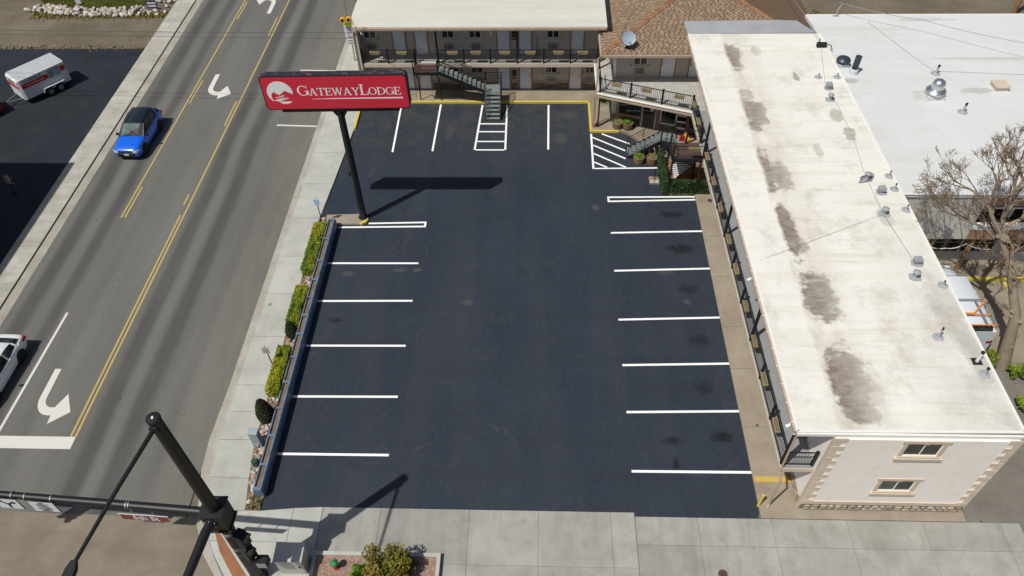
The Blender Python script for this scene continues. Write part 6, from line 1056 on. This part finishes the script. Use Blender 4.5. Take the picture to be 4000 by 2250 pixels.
# ------------------------------------------------------------------ trees and yard beyond
def tree(base_, path, label, seed, crown_r=2.6, levels=6):
    rg = random.Random(seed); t = thing('bare_tree', label, 'tree', base_); bx_ = Vector(base_); tr = [bx_ + Vector(p) for p in path]; rs = [.36, .23, .18, .15][:len(path)]
    tb = MB().tube([tr[0]] + tr[1:], rs, 12)
    for k in range(26): f = rg.random(); i = int(f * (len(tr) - 1)); q = tr[i].lerp(tr[i + 1], f * (len(tr) - 1) - i); an = rg.uniform(0, 6.3); e_ = Vector((math.cos(an), math.sin(an), rg.uniform(-.2, .6))); tb.tube([q, q + e_ * .3, q + e_ * .38], [.17, .1, .03], 6)
    tb.build('trunk', 'bark', t, smooth=True); lb, tw = MB(), MB(); tips = []
    def grow(p, d, ln, r, lv):
        mid = p + d * ln * .5 + Vector((rg.uniform(-1, 1), rg.uniform(-1, 1), rg.uniform(-.5, 1))) * ln * .09; e_ = p + d * ln + Vector((0, 0, ln * .05)); (lb if lv < 3 else tw).tube([p, mid, e_], [r, r * .82, r * .62], 6 if lv < 3 else 3, False)
        if lv >= levels:
            for _ in range(5):
                q0 = mid.lerp(e_, rg.random()); q1 = q0 + (d + Vector((rg.uniform(-1, 1), rg.uniform(-1, 1), rg.uniform(-.4, .9))) * .9).normalized() * rg.uniform(.15, .32); tw.tube([q0, q1], [.009, .005], 3, False); tips.append(q1)
            tips.append(e_); return
        for k in range(rg.choice((2, 3, 3)) if lv < 4 else rg.choice((2, 3))):
            nd = (d + Vector((rg.uniform(-1, 1), rg.uniform(-1, 1), rg.uniform(-.45, .75))) * .72).normalized(); st = e_ if k else mid.lerp(e_, .95)
            grow(st if rg.random() < .6 else mid.lerp(e_, rg.random()), nd, ln * rg.uniform(.62, .85), r * .6, lv + 1)
    top = tr[-1]
    for k, (dx, dy, dz, ln, r) in enumerate(((-.6, .45, .8, 1.6, .12), (.3, .6, 1, 1.7, .13), (-.1, .3, 1, 1.6, .11), (.85, .3, .8, 1.6, .11), (-.9, .3, .5, 1.4, .09))): grow(top - Vector((0, 0, .12 * k)), Vector((dx, dy, dz)).normalized(), ln, r, 1)
    for k in range(5):
        f = rg.uniform(.6, .97); i = int(f * (len(tr) - 1)); q = tr[i].lerp(tr[i + 1], f * (len(tr) - 1) - i); an = rg.uniform(0, 6.3); grow(q, Vector((math.cos(an), math.sin(an), rg.uniform(.0, .5))).normalized(), rg.uniform(.7, 1.1), .05, 3)
    lb.build('limbs', 'bark', t, smooth=True); tw.build('twigs', 'twig', t, kind='stuff'); tp = np.array([tuple(q) for q in tips])
    leaves(int(len(tp) * .7), lambda m_: tp[RNG.integers(0, len(tp), m_)] + RNG.normal(0, .04, (m_, 3)), .05, 'buds', 'bud', t, 1.6)
tree((24.0, 24.0, 0), [(0, 0, 0), (-.3, .9, 3), (-1.0, 2.1, 5.0), (-1.75, 3.1, 6.5)], 'bare budding tree with a lumpy leaning trunk behind the east roof', 5)
bush(24.3, 23.3, .03, .5, .9, 'hedge', 'green shrub at the foot of the bare tree', 1500, .09); bush(23.9, 21.4, .03, .4, .7, 'hedge', 'small green shrub at the edge of drive', 700, .09); bush(22.75, 23.6, .03, .35, 1.5, 'hedge', 'leafy plant behind the white van', 700, .09)
t = thing('utility_pole', 'dark wooden pole standing beyond the white roof', 'pole', (39.5, 60.5, 0)); MB().lathe([(.2, 0), (.15, 9)], n=10).build('shaft', 'wood', t, w=False); MB().box(-1, 1, -.06, .06, 8.4, 8.5).build('cross_arm', 'wood', t, w=False)
for k in range(9):
    x, y_ = 20 + k * 2.6 + random.uniform(-1, 1), 55.5 + random.uniform(-1.5, 5); bush(x, y_, -.05, random.uniform(.5, 1.0), random.uniform(.5, .9), 'bud' if k % 3 else 'bushm', f'low dry scrub in the back yard, {nth[k]} from the shingle roof', 500, .12, 10)
sheet('lawn', [(-44.2, 63.4), (-43.9, 62.9), (-42.6, 62.3), (-40.3, 62.05), (-38.1, 61.9), (-36.8, 61.95), (-35.4, 62.15), (-34.4, 62.7), (-33.7, 63.4), (-32.2, 80), (-55, 80)], .02, M('lawn_soil', (.08, .08, .025), .95, .3, .5, 20))
gx = RNG.uniform(-45, -32.5, 60000); gy = RNG.uniform(61.85, 66.5, 60000); lim = np.interp(gx, [-45, -44.1, -42.6, -40.3, -38.1, -36.8, -35.4, -34.4, -33.7, -32.5], [64, 63, 62.35, 62.1, 61.95, 62.0, 62.2, 62.75, 63.4, 66]); k_ = gy > lim; gx, gy = gx[k_], gy[k_]
gp_ = np.stack([gx, gy, np.full(len(gx), .05)], 1); go = leaves(len(gx), lambda m_: gp_[:m_], .06, 'grass', 'grass', None, 2.2)
RW = thing('rock_border', 'border of pale boulders along the lawn', 'rocks', (-38, 61.3, 0)); RKW = [blob_mesh('rock', 'rock_w', 40 + s, (1, .85, .7), 7, 5, .15) for s in range(6)]; n = 0
while n < 270:
    x = random.uniform(-44.8, -31.75); lo = np.interp(x, [-44.8, -43, -41, -37.5, -33.5, -31.8], [61.5, 60.95, 60.75, 60.4, 60.55, 60.6]); hi = np.interp(x, [-44.8, -43.4, -42.5, -40.3, -37, -35.2, -34.2, -33.5, -31.8], [62.0, 62.7, 62.25, 62.05, 61.85, 62.0, 62.4, 63.4, 65]); y_ = random.uniform(lo, hi); s = random.uniform(.1, .26)
    if x > -31.95 or (x > -34 and y_ > 61.6 and random.random() < .3): continue
    piece('rock', random.choice(RKW), RW, (x, y_, s * .35), (random.uniform(-.4, .4), random.uniform(-.4, .4), random.uniform(0, 6.3)), (s, s, s)); n += 1
leaves(1500, lambda m_: np.stack([RNG.uniform(-44, -31.9, m_), RNG.normal(60.75, .35, m_), RNG.uniform(-.04, .06, m_)], 1), .1, 'dry_grass', 'bushm', None, 2.5)
leaves(450, lambda m_: np.stack([RNG.uniform(-50, -32, m_), RNG.normal(55.25, .25, m_), RNG.uniform(.0, .06, m_)], 1), .1, 'dry_grass', 'bud', None, 2.5)
t = thing('yard_sign', 'leaning white yard sign standing in the lawn', 'sign', (-40.5, 62.5, 0), .2); MB().box(-.22, .22, -.02, 0, .15, .75).build('panel', 'sgnw', t, w=False); MB().box(-.1, .1, -.025, -.02, .5, .65).build('print_block', 'blackd', t, w=False); MB().tube([(-.15, 0, 0), (-.15, 0, .2)], .015, 5).build('stake', 'steel', t, w=False)
t = thing('yard_sign', 'dark framed yard sign at the edge of rock border', 'sign', (-33.65, 61.8, 0)); MB().box(-.45, .45, -.04, 0, .1, .75).build('panel', 'purple', t, w=False); MB().box(-.36, .36, -.045, -.04, .48, .62).build('print_bar', 'sgnw', t, w=False); MB().box(-.36, .36, -.045, -.04, .22, .36).build('print_bar', 'sgnw', t, w=False)
for x in (-.4, .4): MB().box(x - .03, x + .03, -.03, .01, 0, .8).build('leg', 'blackd', t, w=False)
wire('string_lights', [(21.5, 30.6, 2.3), (22.6, 30.5, 2.1), (23.6, 30.5, 2.45), (25.0, 30.4, 2.15)], .03, 'string', 'pale string lights hung under the grey overhang', 'string lights', sag=.15)

# ------------------------------------------------------------------ vehicles
def wheel(t, x, y_, r, wd, rimm='rim'):
    rot_ = Matrix.Rotation(PI / 2, 3, 'Y'); s = 1 if x > 0 else -1
    ty = MB().lathe([(r * .62, -wd / 2), (r * .94, -wd / 2), (r, -wd * .3), (r, wd * .3), (r * .94, wd / 2), (r * .62, wd / 2)], (0, 0, 0), 22, rot_).build('wheel', 'tyre', t, w=False, smooth=True); ty.location = (x, y_, r)
    MB().lathe([(r * .63, 0), (r * .6, .02), (r * .3, .012), (r * .12, .03), (0, .03)], (s * (wd / 2 - .015), 0, 0), 16, rot_ if s > 0 else Matrix.Rotation(-PI / 2, 3, 'Y')).build('rim', rimm, ty, w=False)
    for k in range(5):
        a = 2 * PI * k / 5; MB().beam((s * (wd / 2 + .012), 0, 0), (s * (wd / 2 + .012), r * .55 * math.cos(a), r * .55 * math.sin(a)), .05, .02, (1, 0, 0)).build('spoke', rimm, ty, w=False)
    return ty
def car(name, label, loc, rz, body, roofm, st, gh, wb, tr, r=.36, rimm='rim', pill=None, blue_pillar=False):
    """front towards -y. st: (y, half width, z bottom, z top); gh: (y, half width at belt, half width at roof, z belt, z roof)"""
    t = thing(name, label, 'car', loc, rz); rings = []
    for y_, hw, zb, zt in st:
        zm = zb + (zt - zb) * .45; pr_ = [(.0, zb), (hw * .82, zb), (hw * .97, zb + .06), (hw, zm), (hw * .975, zt - .1), (hw * .9, zt - .02), (hw * .6, zt + .015), (0, zt + .025)]; rings.append([(x, y_, z) for x, z in pr_] + [(-x, y_, z) for x, z in pr_[-2:0:-1]])
    MB().loft(rings).build('body', body, t, w=False, smooth=True); gr = []
    for y_, hb_, ht, zb, zt in gh: gr.append([(hb_, y_, zb), (ht + (hb_ - ht) * .1, y_, zt - (zt - zb) * .12), (ht * .86, y_, zt), (0, y_, zt + .02), (-ht * .86, y_, zt), (-ht - (hb_ - ht) * .1, y_, zt - (zt - zb) * .12), (-hb_, y_, zb)])
    MB().loft(gr).build('cabin_glass', 'cargl', t, w=False, smooth=False)
    m_ = gr[1:-1]; rf = [[(p[0] * 1.01, p[1], p[2] + .012) for p in g[1:6]] + [(p[0] * .98, p[1], p[2] - .03) for p in g[5:0:-1]] for g in m_]; rp = MB().loft(rf).build('roof', roofm, t, w=False, smooth=True)
    for nm, mt_, ga, gb, dy in (('windscreen', 'wind', gr[0], gr[1], -.02), ('rear_window', 'cargl', gr[-1], gr[-2], .02)):
        tp_ = [Vector(p) for p in gb[1:6]]; p0, p1 = Vector(ga[0]), Vector(ga[6]); bt = [p0.lerp(p1, .06 + .88 * k / 4) for k in range(5)]; lf = Vector((0, dy, .02))
        tp_ = [Vector((p.x * .93, p.y, p.z)) for p in tp_]; up_ = [b2.lerp(t2, .93) + lf for b2, t2 in zip(bt, tp_)]; lo_ = [b2.lerp(t2, .06) + lf for b2, t2 in zip(bt, tp_)]
        MB().add(lo_ + up_, [((k, k + 1, 6 + k, 5 + k) if dy > 0 else (5 + k, 6 + k, k + 1, k)) for k in range(4)]).build(nm, mt_, t, w=False)
    for s in (-1, 1):
        for i in (pill or range(1, len(gr) - 1)):                                                      # pillars over the side glass
            p0 = Vector(gr[i][0 if s > 0 else 6]); p1 = Vector(gr[i][1 if s > 0 else 5]); MB().beam(p0 + Vector((s * .012, 0, 0)), p1 + Vector((s * .012, 0, 0)), .07 if i < len(gr) - 2 else (.1 if pill else .2), .03, (s, 0, 0)).build('pillar', body if (blue_pillar or i == len(gr) - 2) else roofm, t, w=False)
        p0 = Vector(gr[0][0 if s > 0 else 6]); p1 = Vector(gr[1][1 if s > 0 else 5]); MB().beam(p0, p1, .06, .05).build('pillar', roofm, t, w=False)
        for y_ in (wb[0], wb[1]): wheel(t, s * tr, y_, r, .24, rimm); hw = np.interp(y_, [k[0] for k in st], [k[1] for k in st]); MB().lathe([(r * 1.17, 0), (r * 1.17, .02), (0, .02)], (s * (hw - .012), y_, r * 1.02), 22, Matrix.Rotation(s * PI / 2, 3, 'Y')).build('wheel_arch', 'plastic', t, w=False)
        y0 = gh[0][0] + .25; mr = MB().loft([[(s * (hh_ + .92), y0 + yy, 1.08 + zz) for yy, zz in ((-.07, -.06), (.05, -.06), (.05, .08), (-.07, .08))] for hh_ in (.02, .12, .2)]).build('mirror', 'plastic', t, w=False)
        for yy in (gh[1][0] + .65, gh[1][0] + 1.6):
            hw = np.interp(yy, [k[0] for k in st], [k[1] for k in st]); MB().box(*sorted((s * (hw * .98), s * (hw + .012))), yy - .09, yy + .09, .93, .965).build('door_handle', body, t, w=False)
        y_, hw, zb, zt = st[1]; yf = st[0][0]; MB().loft([[(s * x, yy, z) for x, yy in ((hw * .58, yf - .045), (hw * .9, yf - .02), (hw * 1.01, y_ + .02), (hw * 1.015, y_ + .2), (hw * .6, yf + .1))] for z in (zt - .27, zt - .11)]).build('headlight', 'lens', t, w=False)
        y_, hw, zb, zt = st[-2]; MB().box(*sorted((s * hw * .7, s * hw * 1.0)), y_ - .1, st[-1][0] + .01, zt - .28, zt - .12).build('tail_light', 'tail', t, w=False)
    y_, hw, zb, zt = st[0]; MB().box(-hw * .72, hw * .72, y_ - .03, y_ + .08, zt - .42, zt - .12).build('grille', 'plastic', t, w=False); MB().box(-hw * .62, hw * .62, y_ - .04, y_ - .03, zt - .25, zt - .22).build('grille_bar', 'rim', t, w=False); MB().box(-hw * .85, hw * .85, y_ - .02, y_ + .1, zb - .04, zb + .1).build('bumper', 'plastic', t, w=False); MB().box(-.16, .16, y_ - .045, y_ - .03, zb + .12, zb + .24).build('number_plate', 'plate', t, w=False)
    return t
SUV = ([(-2.32, .76, .36, .86), (-2.2, .86, .27, .95), (-1.85, .92, .25, 1.0), (-1.0, .93, .25, 1.07), (0, .94, .25, 1.08), (1.5, .94, .25, 1.1), (2.1, .9, .28, 1.1), (2.3, .8, .4, 1.0)],
       [(-1.02, .86, .8, 1.06, 1.09), (-.2, .88, .7, 1.07, 1.62), (.7, .88, .72, 1.08, 1.68), (1.6, .87, .69, 1.09, 1.63), (2.12, .82, .6, 1.1, 1.25)])
t = car('blue_suv', 'bright blue SUV with black roof driving down the street', (-27.82, 42.95, 0), R(-1), 'blue', 'carblack', *SUV, (-1.42, 1.3), .84, .37, 'rimd')
for s in (-1, 1): MB().tube([(s * .62, -.1, 1.7), (s * .63, .7, 1.75), (s * .6, 1.5, 1.7)], .02, 6).build('roof_rail', 'plastic', t, w=False)
MB().box(-.08, .08, -.78, -.74, 1.27, 1.4).build('parking_tag', 'redp', t, w=False)
SED = ([(-2.3, .7, .34, .62), (-2.15, .84, .22, .72), (-1.7, .89, .2, .8), (-.9, .9, .2, .9), (0, .9, .2, .93), (1.4, .9, .22, .97), (2.05, .84, .27, .98), (2.28, .74, .4, .9)],
       [(-1.0, .78, .72, .9, .93), (-.05, .82, .6, .92, 1.36), (.6, .82, .62, .94, 1.41), (1.1, .8, .58, .96, 1.33), (1.5, .77, .54, .97, 1.18), (1.95, .72, .5, .98, 1.02)])
car('white_car', 'white sedan at the left edge heading for the stop line', (-28.15, 22.4, 0), R(-1), 'carwhite', 'carwhite', *SED, (-1.38, 1.3), .8, .34, 'rimd', pill=(2, 4), blue_pillar=True)
car('red_suv', 'red SUV towing the box trailer, mostly out of frame', (-41.2, 44.9, .05), R(-38), 'carred', 'carblack', *SUV, (-1.42, 1.3), .84, .37)
# box trailer
TRL = thing('box_trailer', 'white and red two-axle U-HAUL box trailer parked in west lot', 'trailer', (-37.5, 49.15, .05), R(52.3))     # local +x: rear, -y: near side
L_, W_, z0, z1 = 3.5, 1.9, .42, 2.05
def rr_(x, wk, zt): return [(x, -W_ / 2 * wk, z0), (x, W_ / 2 * wk, z0), (x, W_ / 2 * wk, zt - .1), (x, W_ / 2 * wk - .12, zt), (x, -W_ / 2 * wk + .12, zt), (x, -W_ / 2 * wk, zt - .1)]
MB().loft([rr_(-L_ / 2 - .12, .86, z1 - .1), rr_(-L_ / 2 + .05, 1, z1), rr_(L_ / 2, 1, z1)]).build('box', 'trailer', TRL, w=False); MB().box(-L_ / 2 + .02, L_ / 2 - .02, -W_ / 2 + .14, W_ / 2 - .14, z1 - .02, z1 + .012).build('roof_panel', 'trailer_roof', TRL, w=False)
for s in (-1, 1): MB().box(-L_ / 2 + .1, .35, *sorted((s * W_ / 2, s * (W_ / 2 + .008))), 1.25, 1.6).build('red_band', 'u_red', TRL, w=False); MB().box(L_ / 2 - .42, L_ / 2 - .04, *sorted((s * W_ / 2, s * (W_ / 2 + .008))), 1.35, 1.75).build('red_band', 'u_red', TRL, w=False); MB().box(.4, L_ / 2 - .48, *sorted((s * W_ / 2, s * (W_ / 2 + .006))), 1.2, 1.8).build('mural', 'mural', TRL, w=False)
MB().box(-L_ / 2 - .13, -L_ / 2 - .12, -W_ / 2 * .84, W_ / 2 * .84, 1.2, 1.5).build('red_band', 'u_red', TRL, w=False)
piece('lettering', text_mesh('U-HAUL', .37, 'ink', .001, .005, spacing=1.1), TRL, (-.72, -W_ / 2 - .006, 1.76), (PI / 2, 0, 0), w=False); piece('lettering', text_mesh('MAKE MOVING EASIER', .14, 'sign_white', .001), TRL, (-.68, -W_ / 2 - .012, 1.42), (PI / 2, 0, 0), w=False)
piece('lettering', text_mesh('U-HAUL', .26, 'ink', .001, .008), TRL, (-L_ / 2 - .128, 0, 1.68), (PI / 2, 0, -PI / 2), w=False)
for x in (.0, .78):
    for s in (-1, 1):
        ty = wheel(TRL, s * 1.0, 0, .31, .2); ty.rotation_euler = (0, 0, PI / 2); ty.location = (x, s * 1.0, .31)
for s in (-1, 1): MB().loft([[(x, s * (W_ / 2 + .002), z), (x, s * (W_ / 2 + .24), z), (x, s * (W_ / 2 + .24), z + .03), (x, s * (W_ / 2 + .002), z + .03)] for x, z in ((-.5, .45), (-.42, .72), (1.2, .72), (1.3, .45))]).build('mudguard', 'trailer', TRL, w=False)
for s in (-1, 1): MB().beam((-L_ / 2 - .1, s * .5, .42), (-L_ / 2 - 1.2, 0, .42), .07, .07).build('draw_bar', 'steel', TRL, w=False)
MB().box(-L_ / 2 - 1.32, -L_ / 2 - 1.14, -.06, .06, .38, .5).build('coupler', 'blackd', TRL, w=False); MB().box(-L_ / 2 + .05, L_ / 2 - .05, -.8, .8, .3, .42).build('chassis', 'blackd', TRL, w=False)
for s in (-1, 1): MB().box(L_ / 2, L_ / 2 + .02, *sorted((s * .75, s * .92)), .5, .7).build('tail_light', 'tail', TRL, w=False)
# white van behind the east wing
VST = ([(-2.75, .82, .4, .95), (-2.55, .95, .3, 1.12), (-1.9, 1.0, .28, 1.22), (-1.6, 1.0, .28, 1.3), (0, 1.0, .28, 1.32), (2.4, 1.0, .3, 1.32), (2.75, .97, .35, 1.3)], [(-1.75, .93, .86, 1.28, 1.3), (-1.0, .95, .8, 1.3, 2.0), (.8, .95, .82, 1.3, 2.08), (2.4, .95, .82, 1.3, 2.05), (2.74, .94, .8, 1.3, 1.95)])
t = car('white_van', 'white cargo van with orange roof rack behind the east wing', (22.25, 27.4, .04), R(180), 'van', 'van', *VST, (-1.9, 1.75), .9, .38, blue_pillar=True); t['category'] = 'van'
MB().loft([[(sx * .955, y_, z) for sx, z in ((-1, 1.3), (-.92, 1.95), (.92, 1.95), (1, 1.3))] for y_ in (-.1, 2.76)]).build('cargo_panel', 'van', t, w=False)
for y_ in (.9, 1.9, 2.6): MB().beam((-.85, y_, 2.3), (.85, y_, 2.3), .05, .05).build('rack_bar', 'silver' if y_ < 1 else 'steel_o', t, w=False)
for x in (-.8, -.35): MB().beam((x, .9, 2.32), (x, 2.7, 2.32), .05, .05).build('rack_rail', 'silver', t, w=False)
for x in (-.85, .85):
    for y_ in (.9, 2.6): MB().beam((x, y_, 2.02), (x, y_, 2.32), .05, .05).build('rack_leg', 'steel_o', t, w=False)
MB().beam((-.8, 1.0, 2.36), (.1, 1.9, 2.36), .06, .05).build('rack_brace', 'steel_o', t, w=False); MB().beam((.1, 1.9, 2.36), (.85, 1.9, 2.36), .09, .05).build('rack_brace', 'steel_o', t, w=False)

# ------------------------------------------------------------------ person in the shade of the west lot
def person(label, loc, rz):
    J = dict(pel=(0, 0, .93), sp=(0, -.02, 1.15), ch=(0, -.05, 1.35), nk=(0, -.07, 1.5), hd=(0, -.1, 1.62), ht=(0, -.1, 1.72), hl=(.1, 0, .88), kl=(.11, -.14, .5), al=(.11, .02, .09), tl=(.11, -.14, .04), hr=(-.1, 0, .88), kr=(-.11, .02, .49), ar=(-.11, .2, .12), tr_=(-.12, .08, .04), sl=(.19, -.05, 1.4), el=(.27, -.1, 1.14), wl_=(.24, -.3, .98), fl=(.22, -.38, .95), sr=(-.19, -.05, 1.4), er_=(-.27, .02, 1.13), wr=(-.27, -.1, .9), fr=(-.27, -.14, .82))
    rad = dict(pel=.145, sp=.135, ch=.155, nk=.06, hd=.095, ht=.08, hl=.09, kl=.062, al=.045, tl=.04, hr=.09, kr=.062, ar=.045, tr_=.04, sl=.065, el=.047, wl_=.034, fl=.03, sr=.065, er_=.047, wr=.034, fr=.03)
    ed = [('pel', 'sp'), ('sp', 'ch'), ('ch', 'nk'), ('nk', 'hd'), ('hd', 'ht'), ('pel', 'hl'), ('hl', 'kl'), ('kl', 'al'), ('al', 'tl'), ('pel', 'hr'), ('hr', 'kr'), ('kr', 'ar'), ('ar', 'tr_'), ('ch', 'sl'), ('sl', 'el'), ('el', 'wl_'), ('wl_', 'fl'), ('ch', 'sr'), ('sr', 'er_'), ('er_', 'wr'), ('wr', 'fr')]
    ks = list(J); me = bpy.data.meshes.new('body'); me.from_pydata([J[k] for k in ks], [(ks.index(a), ks.index(b_)) for a, b_ in ed], []); o = bpy.data.objects.new('body', me); C.objects.link(o); o.modifiers.new('skin', 'SKIN'); sub = o.modifiers.new('sub', 'SUBSURF'); sub.levels = 2; sub.render_levels = 2
    for k, v in zip(ks, me.skin_vertices[0].data): v.radius = (rad[k], rad[k]); v.use_root = (k == 'pel')
    dg = bpy.context.evaluated_depsgraph_get(); dg.update(); m2 = bpy.data.meshes.new_from_object(o.evaluated_get(dg)); bpy.data.objects.remove(o); m2.name = 'body'; m2.materials.clear()
    for k in ('skin', 'shirt', 'pants', 'hair', 'plastic'): m2.materials.append(MT[k])
    for p in m2.polygons:
        c_ = p.center; p.use_smooth = True; h_ = c_.z
        arm = abs(c_.x) > .2 and h_ < 1.42
        p.material_index = 4 if h_ < .1 else 3 if h_ > 1.6 and (c_.y > -.12 or h_ > 1.68) else 0 if h_ > 1.49 or (arm and h_ < 1.08) else 1 if h_ > .93 else 2
    t = thing('person', label, 'person', loc, rz); b_ = bpy.data.objects.new('body', m2); C.objects.link(b_); b_.parent = t
    for sx, w0 in ((1, (.22, -.38, .95)), (-1, (-.27, -.14, .82))):                          # fingers and thumb on each hand
        mb = MB()
        for k in range(4): q = Vector(w0) + Vector((0, (k - 1.5) * .018, -.01)); ln = (.07, .08, .075, .055)[k]; mb.tube([q, q + Vector((-sx * .012, -.012, -ln * .55)), q + Vector((-sx * .035, -.014, -ln))], [.0095, .009, .006], 5)
        q = Vector(w0) + Vector((-sx * .015, -.03, .025)); mb.tube([q, q + Vector((-sx * .02, -.035, -.03)), q + Vector((-sx * .03, -.04, -.055))], [.011, .01, .007], 5); mb.build('fingers', 'skin', t, w=False)
    return t
person('person in a tan shirt and dark trousers walking in the shade', (-34.1, 37.1, .05), R(155))
